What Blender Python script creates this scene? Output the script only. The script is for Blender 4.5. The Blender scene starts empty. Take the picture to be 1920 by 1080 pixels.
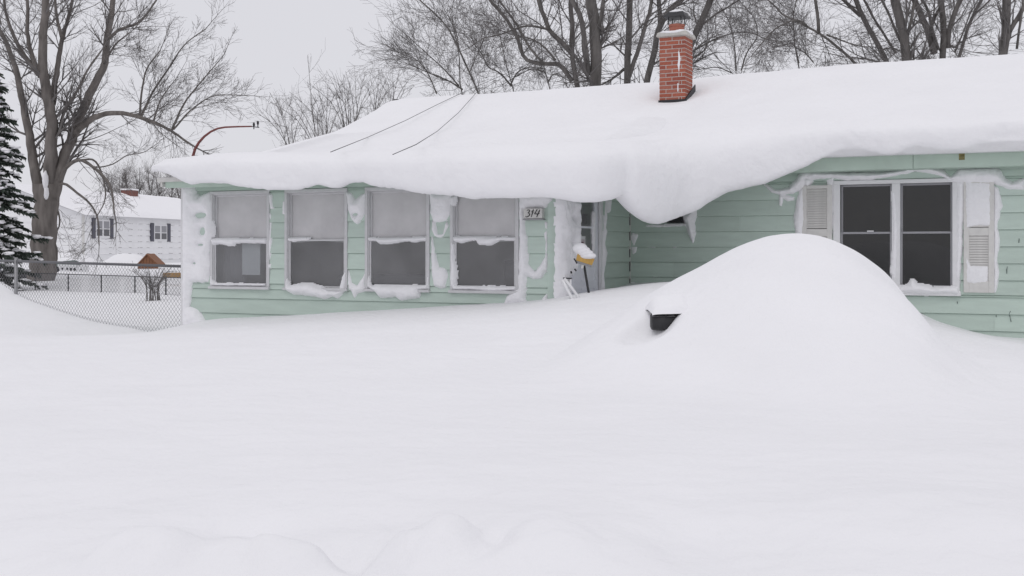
import bpy, math, random
import numpy as np
from mathutils import Vector

# ------------------------------------------------------------------ camera, sky, sun
F, HZ, EYE = 2200.0, 470.0, 1.75          # focal length in photo pixels, horizon row, eye height
YAW = math.radians(25.3)
S, C = math.sin(YAW), math.cos(YAW)
sc = bpy.context.scene
col = sc.collection
cam = bpy.data.cameras.new('camera'); camo = bpy.data.objects.new('camera', cam); col.objects.link(camo)
camo.location = (0, 0, EYE); camo.rotation_euler = (math.radians(90), 0, YAW)
cam.sensor_width = 36; cam.lens = F / 1920 * 36; cam.shift_y = -(540 - HZ) / 1920
cam.clip_start = 0.1; cam.clip_end = 2000
sc.camera = camo

SUN_EL, SUN_ROT = math.radians(60), math.radians(165)
w = bpy.data.worlds.new('World'); sc.world = w; w.use_nodes = True
nt = w.node_tree; nt.nodes.clear()
out = nt.nodes.new('ShaderNodeOutputWorld'); bg = nt.nodes.new('ShaderNodeBackground')
sky = nt.nodes.new('ShaderNodeTexSky'); sky.sky_type = 'NISHITA'; sky.sun_disc = False
sky.sun_elevation = SUN_EL; sky.sun_rotation = SUN_ROT
tc = nt.nodes.new('ShaderNodeTexCoord'); sep = nt.nodes.new('ShaderNodeSeparateXYZ')
mr = nt.nodes.new('ShaderNodeMapRange'); mr.inputs[1].default_value = 0; mr.inputs[2].default_value = 1
mr.inputs[3].default_value = 6.7; mr.inputs[4].default_value = 7.2      # overcast: a little brighter overhead
nz = nt.nodes.new('ShaderNodeTexNoise'); nz.inputs['Scale'].default_value = 2.2; nz.inputs['Detail'].default_value = 3
nzr = nt.nodes.new('ShaderNodeMapRange'); nzr.inputs[3].default_value = 0.95; nzr.inputs[4].default_value = 1.05
mul = nt.nodes.new('ShaderNodeMath'); mul.operation = 'MULTIPLY'
tint = nt.nodes.new('ShaderNodeMix'); tint.data_type = 'RGBA'; tint.blend_type = 'MULTIPLY'; tint.inputs[0].default_value = 1
tint.inputs[7].default_value = (1.0, 0.993, 1.05, 1)
mix = nt.nodes.new('ShaderNodeMix'); mix.data_type = 'RGBA'; mix.inputs[0].default_value = 0.96
L = nt.links.new
L(tc.outputs['Generated'], sep.inputs[0]); L(sep.outputs['Z'], mr.inputs[0]); L(tc.outputs['Generated'], nz.inputs['Vector'])
L(nz.outputs['Fac'], nzr.inputs[0]); L(mr.outputs[0], mul.inputs[0]); L(nzr.outputs[0], mul.inputs[1])
L(mul.outputs[0], tint.inputs[6]); L(sky.outputs[0], mix.inputs[6]); L(tint.outputs[2], mix.inputs[7])
L(mix.outputs[2], bg.inputs[0]); bg.inputs[1].default_value = 0.1; L(bg.outputs[0], out.inputs[0])
sun = bpy.data.lights.new('sun', 'SUN'); sun.energy = 0.5; sun.angle = math.radians(45); sun.color = (1, .975, .94)
suno = bpy.data.objects.new('sun', sun); col.objects.link(suno)
suno.rotation_euler = (math.radians(90) - SUN_EL, 0, math.radians(15))
vs = sc.view_settings; vs.view_transform = 'Standard'; vs.look = 'None'; vs.exposure = 0.10; vs.gamma = 1

# ------------------------------------------------------------------ pixel helpers (photo 1920x1080)
def ray(px):
    u = (px - 960) / F
    return -S + u * C, C + u * S
def onY(px, py, Y):
    dx, dy = ray(px); t = Y / dy
    return dx * t, EYE + (HZ - py) * t / F
def onX(px, py, X):
    dx, dy = ray(px); t = X / dx
    return dy * t, EYE + (HZ - py) * t / F
def atZ(px, py, t):
    dx, dy = ray(px)
    return (dx * t, dy * t, EYE + (HZ - py) * t / F)
def proj(x, y, z):
    Z = -S * x + C * y
    if Z < .2: return -9999, 0
    return 960 + F * (C * x + S * y) / Z, HZ - F * (z - EYE) / Z
def zoomA(p): return 300 + p[0] * .3241, 270 + p[1] * .3241
def zoomB(p): return 640 + p[0] * .2685, 310 + p[1] * .2685
def zoomC(p): return 1400 + p[0] * .3611, 250 + p[1] * .3611
def zoomD(p): return 960 + p[0] * .2778, 340 + p[1] * .2778
def zoomE(p): return 1000 + p[0] * .2037, 360 + p[1] * .2037
def zoomF(p): return 680 + p[0] * .3229, p[1] * .3229
def zoomG(p): return 1280 + p[0] * .3333, p[1] * .3333

# ------------------------------------------------------------------ noise
def _h(ix, iy, seed):
    n = (ix.astype(np.int64) * 374761393 + iy.astype(np.int64) * 668265263 + seed * 1442695041) & 0x7fffffff
    n = ((n ^ (n >> 13)) * 1274126177) & 0x7fffffff
    n = n ^ (n >> 16)
    return (n & 0xffff) / 65535.0
def vnoise(x, y, seed=0):
    x = np.asarray(x, float); y = np.asarray(y, float)
    ix = np.floor(x); iy = np.floor(y); fx = x - ix; fy = y - iy
    fx = fx * fx * fx * (fx * (fx * 6 - 15) + 10); fy = fy * fy * fy * (fy * (fy * 6 - 15) + 10)
    a = _h(ix, iy, seed); b = _h(ix + 1, iy, seed); c = _h(ix, iy + 1, seed); d = _h(ix + 1, iy + 1, seed)
    return (a + (b - a) * fx + (c - a) * fy + (a - b - c + d) * fx * fy) * 2 - 1
def fbm(x, y, oct=4, seed=0):
    s = 0; a = 1; t = 0
    for k in range(oct):
        s = s + a * vnoise(x * 2 ** k + 17.3 * k, y * 2 ** k - 9.1 * k, seed + k); t += a; a *= .5
    return s / t
def sstep(a, b, x):
    t = np.clip((np.asarray(x, float) - a) / (b - a), 0, 1); return t * t * (3 - 2 * t)

# ------------------------------------------------------------------ materials
MATS = {}
def mat(name, color, rough=.7, metallic=0, var=0.0, vscale=6, bump=0, bscale=40, spec=.5, detail=5, stretch=None, color2=None):
    if name in MATS: return MATS[name]
    m = bpy.data.materials.new(name); m.use_nodes = True
    t = m.node_tree; b = t.nodes['Principled BSDF']
    b.inputs['Base Color'].default_value = (*color, 1); b.inputs['Roughness'].default_value = rough
    b.inputs['Metallic'].default_value = metallic; b.inputs['Specular IOR Level'].default_value = spec
    co = t.nodes.new('ShaderNodeTexCoord'); src = co.outputs['Object']
    if stretch:
        mp = t.nodes.new('ShaderNodeMapping'); mp.inputs['Scale'].default_value = stretch
        t.links.new(src, mp.inputs[0]); src = mp.outputs[0]
    if var or color2:
        n = t.nodes.new('ShaderNodeTexNoise'); n.inputs['Scale'].default_value = vscale; n.inputs['Detail'].default_value = detail
        t.links.new(src, n.inputs['Vector'])
        r = t.nodes.new('ShaderNodeValToRGB'); r.color_ramp.elements[0].position = .3; r.color_ramp.elements[1].position = .7
        c2 = color2 or [min(1, c * (1 + var)) for c in color]
        c1 = color if color2 else [c * (1 - var) for c in color]
        r.color_ramp.elements[0].color = (*c1, 1); r.color_ramp.elements[1].color = (*c2, 1)
        t.links.new(n.outputs['Fac'], r.inputs[0]); t.links.new(r.outputs[0], b.inputs['Base Color'])
    if bump:
        n2 = t.nodes.new('ShaderNodeTexNoise'); n2.inputs['Scale'].default_value = bscale; n2.inputs['Detail'].default_value = 6
        t.links.new(src, n2.inputs['Vector'])
        bp = t.nodes.new('ShaderNodeBump'); bp.inputs['Strength'].default_value = 1; bp.inputs['Distance'].default_value = bump
        t.links.new(n2.outputs['Fac'], bp.inputs['Height']); t.links.new(bp.outputs[0], b.inputs['Normal'])
    MATS[name] = m
    return m
SNOW = mat('snow', (.86, .858, .875), .9, var=.014, vscale=1.2, bump=.02, bscale=7, spec=.15)
SNOWC = mat('snow_crust', (.86, .855, .875), .85, var=.02, vscale=14, bump=.005, bscale=45, spec=.2)
MINT = mat('mint_paint', (.53, .63, .565), .55, var=.05, vscale=2.5, bump=.0008, bscale=120, spec=.3, stretch=(1, 1, 6))
MINTF = mat('mint_fascia', (.49, .60, .52), .55, var=.06, vscale=4, spec=.3)
WHITE = mat('white_paint', (.74, .74, .75), .5, var=.03, vscale=9, spec=.3)
OFFWHITE = mat('aged_white_paint', (.66, .65, .63), .6, var=.06, vscale=12, spec=.3)
ALU = mat('window_aluminium', (.60, .60, .61), .4, var=.04, vscale=15, spec=.4)
GREYSASH = mat('grey_sash', (.33, .33, .35), .5, spec=.4)
BLIND = mat('window_blind', (.80, .79, .80), .8, var=0, vscale=6, spec=.1)
ROOMW = mat('room_wall', (.40, .37, .35), .9, var=.1, vscale=2)
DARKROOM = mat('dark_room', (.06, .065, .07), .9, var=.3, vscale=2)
BRICK = [mat('brick_%d' % i, c, .85, var=.12, vscale=25, bump=.002, bscale=150, spec=.2) for i, c in enumerate(
    [(.33, .105, .07), (.37, .12, .08), (.29, .09, .065), (.35, .13, .095)])]
MORTAR = mat('mortar', (.52, .46, .43), .95, var=.1, vscale=30, bump=.003, bscale=200)
STONE = mat('cap_stone', (.50, .49, .46), .9, var=.12, vscale=12, bump=.006, bscale=60)
CLAY = mat('clay_flue', (.36, .13, .09), .8, var=.12, vscale=12)
BLACKM = mat('black_metal', (.025, .025, .028), .5, spec=.4)
BLACKP = mat('black_plastic', (.018, .018, .02), .55, var=.1, bump=.001, bscale=200)
BARK = mat('bark', (.15, .14, .134), .95, var=.35, vscale=7, bump=.012, bscale=18, stretch=(1, 1, .25), spec=.1)
BARKW = mat('bark_brown', (.165, .15, .14), .95, var=.35, vscale=6, bump=.012, bscale=16, stretch=(1, 1, .25), spec=.1)
TWIG = mat('twig_bark', (.165, .155, .152), .95, var=.2, vscale=3, spec=.1)
GALV = mat('galvanised_steel', (.30, .30, .31), .5, metallic=.5, var=.1, vscale=20)
WIREM = mat('fence_wire', (.17, .17, .18), .5, metallic=.3)
NEEDLE = mat('spruce_needles', (.06, .075, .062), .8, var=.4, vscale=8, spec=.15)
REDPIPE = mat('rusted_red_pipe', (.16, .045, .04), .6, var=.3, vscale=20)
TAN = mat('broom_bristles', (.52, .32, .09), .8, var=.15, vscale=40, bump=.004, bscale=200, stretch=(1, 1, .1))
WOODB = mat('brown_wood', (.23, .105, .055), .8, var=.2, vscale=12, stretch=(6, 6, 1))
WOODT = mat('tan_wood', (.34, .21, .09), .8, var=.2, vscale=10)
GREENT = mat('green_tarp', (.035, .075, .06), .6, var=.2, vscale=5)
SHUTB = mat('blue_grey_shutter', (.085, .085, .11), .6, var=.1, vscale=6)
ROOFSH = mat('roof_shingle', (.12, .11, .11), .95, var=.2, vscale=20)
CABLE = mat('black_cable', (.03, .03, .033), .6)
RUST = mat('rust_stain', (.22, .20, .09), .9, var=.4, vscale=40)
CARP = mat('car_paint', (.10, .10, .12), .25, spec=.6)
def glass(name, dif=.0, tintc=(.9, .93, .92), difc=(.6, .6, .62)):
    m = bpy.data.materials.new(name); m.use_nodes = True; t = m.node_tree; t.nodes.clear()
    o = t.nodes.new('ShaderNodeOutputMaterial'); tr = t.nodes.new('ShaderNodeBsdfTransparent'); tr.inputs[0].default_value = (*tintc, 1)
    gl = t.nodes.new('ShaderNodeBsdfGlossy'); gl.inputs['Roughness'].default_value = .03
    fr = t.nodes.new('ShaderNodeFresnel'); fr.inputs[0].default_value = 1.5
    n = t.nodes.new('ShaderNodeTexNoise'); n.inputs['Scale'].default_value = 1.6; co = t.nodes.new('ShaderNodeTexCoord')
    bp = t.nodes.new('ShaderNodeBump'); bp.inputs['Distance'].default_value = .004; t.links.new(co.outputs['Object'], n.inputs[0])
    mx = t.nodes.new('ShaderNodeMixShader'); ad = t.nodes.new('ShaderNodeMath'); ad.operation = 'MULTIPLY_ADD'
    ad.inputs[1].default_value = 1.9; ad.inputs[2].default_value = .0
    t.links.new(fr.outputs[0], ad.inputs[0]); t.links.new(ad.outputs[0], mx.inputs[0])
    t.links.new(tr.outputs[0], mx.inputs[1]); t.links.new(gl.outputs[0], mx.inputs[2])
    last = mx
    if dif:
        df = t.nodes.new('ShaderNodeBsdfDiffuse'); df.inputs[0].default_value = (*difc, 1)
        m2 = t.nodes.new('ShaderNodeMixShader')
        n3 = t.nodes.new('ShaderNodeTexNoise'); n3.inputs['Scale'].default_value = 2.2; n3.inputs['Detail'].default_value = 3
        t.links.new(co.outputs['Object'], n3.inputs[0])
        r3 = t.nodes.new('ShaderNodeMapRange'); r3.inputs[1].default_value = .3; r3.inputs[2].default_value = .7
        r3.inputs[3].default_value = dif * .75; r3.inputs[4].default_value = dif * 1.25
        t.links.new(n3.outputs[0], r3.inputs[0]); t.links.new(r3.outputs[0], m2.inputs[0])
        t.links.new(mx.outputs[0], m2.inputs[1]); t.links.new(df.outputs[0], m2.inputs[2]); last = m2
    t.links.new(last.outputs[0], o.inputs[0]); MATS[name] = m; return m
for m_ in (MINT, MINTF, WHITE):
    t = m_.node_tree; b = t.nodes['Principled BSDF']; oi = t.nodes.new('ShaderNodeObjectInfo'); r_ = t.nodes.new('ShaderNodeMapRange')
    r_.inputs[3].default_value = .93; r_.inputs[4].default_value = 1.05; hs = t.nodes.new('ShaderNodeHueSaturation')
    t.links.new(oi.outputs['Random'], r_.inputs[0]); t.links.new(r_.outputs[0], hs.inputs['Value'])
    src = b.inputs['Base Color'].links[0].from_socket; t.links.new(src, hs.inputs['Color']); t.links.new(hs.outputs[0], b.inputs['Base Color'])
GLASS = glass('window_glass')
GLASSF = glass('milky_window_glass', .20)  # milky film: a pale diffuse share mixed into the glass
GLASSU = glass('frosted_window_glass', .5, (.97, .97, .97), (.84, .83, .84))  # frost, its pale diffuse share raised to brighten the upper panes

# ------------------------------------------------------------------ mesh helpers
class MB:
    def __init__(s): s.v = []; s.f = []
    def box(s, x0, x1, y0, y1, z0, z1):
        n = len(s.v)
        s.v += [(x0, y0, z0), (x1, y0, z0), (x1, y1, z0), (x0, y1, z0), (x0, y0, z1), (x1, y0, z1), (x1, y1, z1), (x0, y1, z1)]
        s.f += [tuple(n + i for i in q) for q in ((3, 2, 1, 0), (4, 5, 6, 7), (0, 1, 5, 4), (1, 2, 6, 5), (2, 3, 7, 6), (3, 0, 4, 7))]
        return s
    def hexa(s, pts):
        n = len(s.v); s.v += [tuple(p) for p in pts]
        s.f += [tuple(n + i for i in q) for q in ((3, 2, 1, 0), (4, 5, 6, 7), (0, 1, 5, 4), (1, 2, 6, 5), (2, 3, 7, 6), (3, 0, 4, 7))]
        return s
    def quad(s, a, b, c, d):
        n = len(s.v); s.v += [a, b, c, d]; s.f.append((n, n + 1, n + 2, n + 3)); return s
    def tube(s, pts, radii, k=6, cap=True):
        n0 = len(s.v); m = len(pts)
        if not hasattr(radii, '__len__'): radii = [radii] * m
        v = s.v; f = s.f
        cs = [(math.cos(2 * math.pi * j / k), math.sin(2 * math.pi * j / k)) for j in range(k)]
        px_, py_, pz_ = None, None, None
        for i in range(m):
            a = pts[max(0, i - 1)]; b = pts[min(m - 1, i + 1)]
            dx, dy, dz = b[0] - a[0], b[1] - a[1], b[2] - a[2]
            l = math.sqrt(dx * dx + dy * dy + dz * dz) or 1; dx /= l; dy /= l; dz /= l
            if px_ is None:
                if abs(dz) < .9: ux, uy, uz = dy, -dx, 0.0
                else: ux, uy, uz = 0.0, dz, -dy
            else: ux, uy, uz = px_, py_, pz_
            d = ux * dx + uy * dy + uz * dz; ux -= d * dx; uy -= d * dy; uz -= d * dz
            l = math.sqrt(ux * ux + uy * uy + uz * uz) or 1; ux /= l; uy /= l; uz /= l
            px_, py_, pz_ = ux, uy, uz
            wx, wy, wz = dy * uz - dz * uy, dz * ux - dx * uz, dx * uy - dy * ux
            p = pts[i]; r = radii[i]
            for c, q in cs:
                v.append((p[0] + r * (c * ux + q * wx), p[1] + r * (c * uy + q * wy), p[2] + r * (c * uz + q * wz)))
        for i in range(m - 1):
            o = n0 + i * k
            for j in range(k):
                j2 = (j + 1) % k
                f.append((o + j, o + j2, o + k + j2, o + k + j))
        if cap:
            f.append(tuple(n0 + k - 1 - j for j in range(k))); f.append(tuple(n0 + (m - 1) * k + j for j in range(k)))
        return s
    def ellipsoid(s, c, r, seg=10, rings=6, noise=0, rnd=random, half=False):
        n = len(s.v); v = s.v; f = s.f
        for i in range(rings + 1):
            th = math.pi * i / rings
            for j in range(seg):
                ph = 2 * math.pi * j / seg; k = 1 + noise * (rnd.random() - .5) * (0 if i in (0, rings) else 1)
                z = math.cos(th)
                if half and z < -.25: z = -.25
                v.append((c[0] + r[0] * k * math.sin(th) * math.cos(ph), c[1] + r[1] * k * math.sin(th) * math.sin(ph), c[2] + r[2] * k * z))
        for i in range(rings):
            for j in range(seg):
                j2 = (j + 1) % seg
                f.append((n + i * seg + j, n + (i + 1) * seg + j, n + (i + 1) * seg + j2, n + i * seg + j2))
        return s
    def build(s, name, m, parent=None, smooth=False, bevel=0):
        me = bpy.data.meshes.new(name); me.from_pydata(s.v, [], s.f); me.update()
        if smooth: me.polygons.foreach_set('use_smooth', [True] * len(me.polygons))
        return link(name, me, m, parent, bevel)
def link(name, me, m, parent=None, bevel=0):
    o = bpy.data.objects.new(name, me); col.objects.link(o)
    if m and not me.materials: me.materials.append(m)
    if parent: o.parent = parent
    if bevel:
        md = o.modifiers.new('bevel', 'BEVEL'); md.width = bevel; md.segments = 2; md.limit_method = 'ANGLE'
    return o
def grid_mesh(name, V, nu, nv, m, parent=None, keep=None, closed_v=False):
    """V: (nu*nv,3)."""
    iu = np.arange(nu - 1)[:, None]; iv = np.arange(nv - 1 if not closed_v else nv)[None, :]
    a = iu * nv + iv; b = (iu + 1) * nv + iv; c = (iu + 1) * nv + (iv + 1) % nv; d = iu * nv + (iv + 1) % nv
    Q = np.stack([a, b, c, d], -1).reshape(-1, 4)
    if keep is not None:
        Q = Q[keep.reshape(-1)[Q].any(1)]
        used = np.unique(Q); remap = np.full(len(V), -1); remap[used] = np.arange(len(used)); V = V[used]; Q = remap[Q]
    me = bpy.data.meshes.new(name)
    me.vertices.add(len(V)); me.vertices.foreach_set('co', V.astype(np.float32).ravel())
    me.loops.add(len(Q) * 4); me.loops.foreach_set('vertex_index', Q.astype(np.int32).ravel())
    me.polygons.add(len(Q)); me.polygons.foreach_set('loop_start', (np.arange(len(Q)) * 4).astype(np.int32))
    me.polygons.foreach_set('use_smooth', np.ones(len(Q), bool))
    me.update(calc_edges=True); me.validate()
    return link(name, me, m, parent)
def empty(name, loc=(0, 0, 0)):
    o = bpy.data.objects.new(name, None); col.objects.link(o); o.location = loc; o.empty_display_size = .2; return o
def tag(o, label=None, cat=None, group=None, kind=None):
    if label: o['label'] = label
    if cat: o['category'] = cat
    if group: o['group'] = group
    if kind: o['kind'] = kind
    return o
def adopt(root):
    """Parts are modelled in world coordinates: shift them so they sit under a root placed at the thing's base."""
    lx = Vector(root.location)
    for ch in root.children: ch.location = Vector(ch.location) - lx

# ------------------------------------------------------------------ layout of the house (metres, from the photo's pixels)
YP, YM, XS = 12.75, 15.22, -5.42         # porch front wall, main front wall, porch side wall
XL = onY(345, 500, YP)[0]                # porch left corner
XR = 4.2
XRIDGE, YRIDGE = -11.25, 18.9

# ------------------------------------------------------------------ snow ground
FENCE_A = (XL + .02, YP + .05); FENCE_B = atZ(30, 500, 19.0)[:2]
fdx, fdy = FENCE_B[0] - FENCE_A[0], FENCE_B[1] - FENCE_A[1]; fl = math.hypot(fdx, fdy); fdx /= fl; fdy /= fl
def onfence(px, py):
    dx, dy = ray(px)   # intersect ray with fence line
    det = dx * (-fdy) + dy * fdx
    t = (FENCE_A[0] * (-fdy) + FENCE_A[1] * fdx) / det
    return (dx * t, dy * t, EYE + (HZ - py) * t / F)
ctrl = []
for px, py in ((350, 612), (385, 600), (450, 595), (600, 587), (750, 579), (900, 570), (1036, 561)):
    x, z = onY(px, py, YP); ctrl.append((x, YP, z)); ctrl.append((x, YP - .6, z - .04))
for px, py in ((1110, 549), (1150, 541)):
    y, z = onX(px, py, XS); ctrl.append((XS, y, z))
for px, py in ((1186, 531), (1300, 528), (1450, 540), (1600, 560), (1700, 572), (1750, 597), (1800, 612), (1860, 628), (1920, 633)):
    x, z = onY(px, py, YM); ctrl.append((x, YM, z))
for px, py in ((0, 532), (40, 558), (100, 580), (180, 604), (260, 618), (335, 625)):
    p = onfence(px, py); ctrl.append(p)
for p in ((-6.5, 11, .98), (-8.5, 10, .86), (-11, 9.5, .80), (-14, 10, 1.02), (-16.5, 12, 1.2), (-18, 17, 1.25), (-4.5, 11.6, 1.16), (-4.6, 9.8, .98), (-4.0, 10.6, 1.10), (-4.9, 13.4, 1.31), (-5.1, 12.6, 1.24), (-4.2, 13.6, 1.39), (-3.4, 13.9, 1.32), (-2.5, 9.5, .85), (0, 9.5, .78), (.3, 12.5, .74),
          (-1.0, 13.6, .86), (2.5, 12, .72), (3, 15, .7), (5, 8, .74), (-6, 7, .86), (-2, 6.5, .80), (1.5, 6.5, .76), (-9, 6, .88), (-12, 5, .92),
          (-4, 4, .80), (-1, 3.2, .76), (2, 3.5, .74), (-2.2, 2, .55), (-.5, .8, .25), (2, 1, .3), (-4, 1.0, .4), (0, -2, .1), (-6, -1, .2), (6, 2, .4), (-10, 1, .5), (-16, 3, .8)):
    ctrl.append(p)
ctrl = np.array(ctrl)
def tps_fit(P):
    n = len(P); d = np.hypot(P[:, None, 0] - P[None, :, 0], P[:, None, 1] - P[None, :, 1])
    K = np.where(d > 0, d * d * np.log(d + 1e-9), 0) + np.eye(n) * .02
    A = np.zeros((n + 3, n + 3)); A[:n, :n] = K; A[:n, n] = 1; A[:n, n + 1:] = P[:, :2]; A[n:, :n] = A[:n, n:].T
    b = np.zeros(n + 3); b[:n] = P[:, 2]
    return np.linalg.solve(A, b)
TW = tps_fit(ctrl)
def tps(x, y):
    o = TW[len(ctrl)] + TW[len(ctrl) + 1] * x + TW[len(ctrl) + 2] * y
    for k in range(len(ctrl)):
        d2 = (x - ctrl[k, 0]) ** 2 + (y - ctrl[k, 1]) ** 2
        o = o + TW[k] * .5 * d2 * np.log(d2 + 1e-9)
    return o
YC = 11.3
sil = [(1120, 640), (1160, 598), (1200, 567), (1240, 540), (1280, 517), (1320, 497), (1360, 474), (1400, 455), (1440, 442), (1490, 437), (1540, 443), (1600, 469), (1650, 505), (1685, 545), (1705, 578), (1740, 625), (1800, 660)]
SX = np.array([onY(a, b, YC)[0] for a, b in sil]); SZ = np.array([onY(a, b, YC)[1] for a, b in sil])
def mound_table(SZ_):
    xd = np.linspace(SX[0], SX[-1], 400); zd = np.interp(xd, SX, SZ_); k = np.hanning(41); k /= k.sum()
    return xd, np.convolve(np.pad(zd, 20, 'edge'), k, 'valid')
SXD, SZD = mound_table(SZ)
LUMPS = []
for px, py, zz, r, h, *pw in ((800, 1080, .70, .145, .06, 2.8), (855, 1075, .71, .12, .035, 2.2), (735, 1085, .7, .08, .05, 2.5), (360, 1075, .74, .2, .04, 2.4), (250, 1085, .72, .17, .04, 2.6), (455, 1005, .78, .13, .035, 2.4), (545, 1085, .72, .12, .05, 2.6), (1020, 1090, .7, .16, .04, 2.4), (700, 1078, .72, .12, -.07), (915, 1085, .7, .1, -.04), (440, 985, .8, .20, -.05), (330, 1020, .78, .25, .04), (525, 1040, .76, .10, -.07), (480, 1060, .75, .12, .05),
                         (590, 1070, .74, .2, .04), (625, 1050, .74, .09, -.05), (200, 1040, .8, .3, .05), (90, 980, .8, .4, .04), (1060, 1075, .7, .35, .03), (1800, 1040, .7, .4, .03), (1350, 1075, .7, .3, -.03), (1672, 650, .95, .38, -.05), (1745, 700, .9, .5, -.03), (1640, 600, 1.0, .25, -.04)):
    t = F * (EYE - zz) / (py - HZ); p = atZ(px, py, t); LUMPS.append((p[0], p[1], r, h, pw[0] if pw else 1.6))
def smoothmax(a, b, k=.12):
    h = np.clip(.5 + .5 * (a - b) / k, 0, 1); return b + (a - b) * h + k * h * (1 - h)
def ground(x, y):
    x = np.asarray(x, float); y = np.asarray(y, float)
    near = sstep(26, 18, np.hypot(x + 5, y - 9))
    b = np.where(near > 0, tps(x, y), 0); b = np.clip(b, .05, 1.6) * near + .88 * (1 - near)
    # buried car
    xs_ = x + .212 * (y - YC)          # the car stands a little askew to the house
    R = np.interp(xs_, SXD, SZD)
    g = sstep(7.3, 10.7, y + .15 * np.abs(xs_ + 2.4)) * sstep(14.3, 12.0, y)
    m = b + np.maximum(R - b, 0) * g
    wgt = sstep(-4.9, -3.9, xs_) * sstep(-.2, -.9, xs_)
    b = b + (m - b) * wgt
    # behind the fence line the yard lies lower
    side = (x - FENCE_A[0]) * (-fdy) + (y - FENCE_A[1]) * fdx       # sign across the line
    back = -side if ((0 - FENCE_A[0]) * (-fdy) + (0 - FENCE_A[1]) * fdx) > 0 else side
    dep = np.clip(back, 0, 60)
    yard = .58 + .34 * sstep(1, 10, dep) + .20 * sstep(9.5, 15, dep)
    f = sstep(.05, .7, back) * sstep(XL + .35, XL - .1, x)
    f = np.where(y > 20, sstep(.05, .7, back), f)
    b = b * (1 - f) + yard * f
    for lx, ly, r, h, pw in LUMPS:
        wob = 1 + .22 * vnoise(x * 5.5, y * 5.5, 77)
        b = b + h * np.exp(-(((x - lx) ** 2 + (y - ly) ** 2) * wob / (r * r)) ** pw)
    d = np.hypot(x, y)
    b = b + .035 * fbm(x * .35, y * .35, 3, 5) + .014 * fbm(x * 1.6, y * 1.6, 3, 9) * sstep(20, 8, d) 
    b = b + .03 * fbm(x * 2.4 + 3, y * 2.4, 3, 21) * sstep(5.2, 3.6, d)     # churned bank by the road
    b = b + .006 * fbm(x * 1.2 + y * .4, (y * 1.0 - x * .4) * 5, 3, 33)       # wind ripples
    return b
def G(x, y): return float(ground(np.array([x]), np.array([y]))[0])

# mirror of the buried car: where its pixel ray meets the snow
MT = None
for k in range(400):
    t = 7 + k * .02; p = atZ(1258, 607, t)
    if G(p[0], p[1]) > p[2]: MT = t; break
MT = MT or 10.0
MIR = atZ(1256, 601, MT + .17)
print('mirror depth', MT, MIR)

def axis(lo, hi, step, far):
    a = list(np.arange(lo, hi + 1e-6, step)); s = step; v = lo
    pre = []
    while v > -far: s *= 1.22; v -= s; pre.append(v)
    s = step; v = hi; post = []
    while v < far: s *= 1.22; v += s; post.append(v)
    return np.array(pre[::-1] + a + post)
gx = axis(-17.5, 2.5, .06, 500); gy = axis(2.2, 17, .06, 500)
gx = np.unique(np.concatenate([gx, np.arange(-4.4, 1.2, .025)])); gy = np.unique(np.concatenate([gy, np.arange(2.2, 5.4, .025)]))
gx = gx[np.concatenate([[True], np.diff(gx) > .008])]; gy = gy[np.concatenate([[True], np.diff(gy) > .008])]
GX, GY = np.meshgrid(gx, gy, indexing='ij'); GZ = ground(GX, GY)
inside = ((GX > XL + .16) & (GX < XS - .16) & (GY > YP + .16) & (GY < 23)) | ((GX > XL + .16) & (GX < 4.0) & (GY > YM + .16) & (GY < 22.4))
GZ = np.where(inside, -.25, GZ)
hd = np.hypot((GX - MIR[0] + .14) / .20, (GY - MIR[1] + .15) / .25)
GZ = GZ - .12 * np.exp(-hd ** 4)
gobj = grid_mesh('snow_ground', np.stack([GX.ravel(), GY.ravel(), GZ.ravel()], 1), len(gx), len(gy), SNOW)
tag(gobj, 'deep smooth white snow covering the front yard', 'snow', kind='structure')

# ------------------------------------------------------------------ the mint house
house = empty('mint_house', (XS, YM, 0))
tag(house, 'single storey mint green clapboard house with enclosed porch, buried in snow', 'house')
EXPO = .2032
def px_rect(z, a, b, Y):   # zoom-coordinates rectangle -> (x0,x1,z0,z1) on plane Y
    p = onY(*z(a), Y); q = onY(*z(b), Y)
    return min(p[0], q[0]), max(p[0], q[0]), min(p[1], q[1]), max(p[1], q[1])
PH = onY(690, 351.5, YP)[1]; PSill = onY(650, 545.5, YP)[1]; PMid = onY(560, 450.5, YP)[1]
PW = []
for l, r in ((396, 507), (535.5, 653), (686, 807), (845.5, 974)):
    PW.append((onY(l, 450, YP)[0], onY(r, 450, YP)[0]))
MWx0, MWx1 = onY(1563, 450, YM)[0], onY(1800, 450, YM)[0]
MWz1, MWz0 = onY(1670, 337, YM)[1], onY(1790, 553, YM)[1]
MMid = onY(1740, 436, YM)[1]
DY0, DY1 = onX(1066, 470, XS)[0], onX(1122, 470, XS)[0]
DZ0, DZ1 = .42, 2.47
print('porch win', PW, PH, PMid, PSill, 'main win', MWx0, MWx1, MWz0, MWz1, 'door', DY0, DY1)

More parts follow.
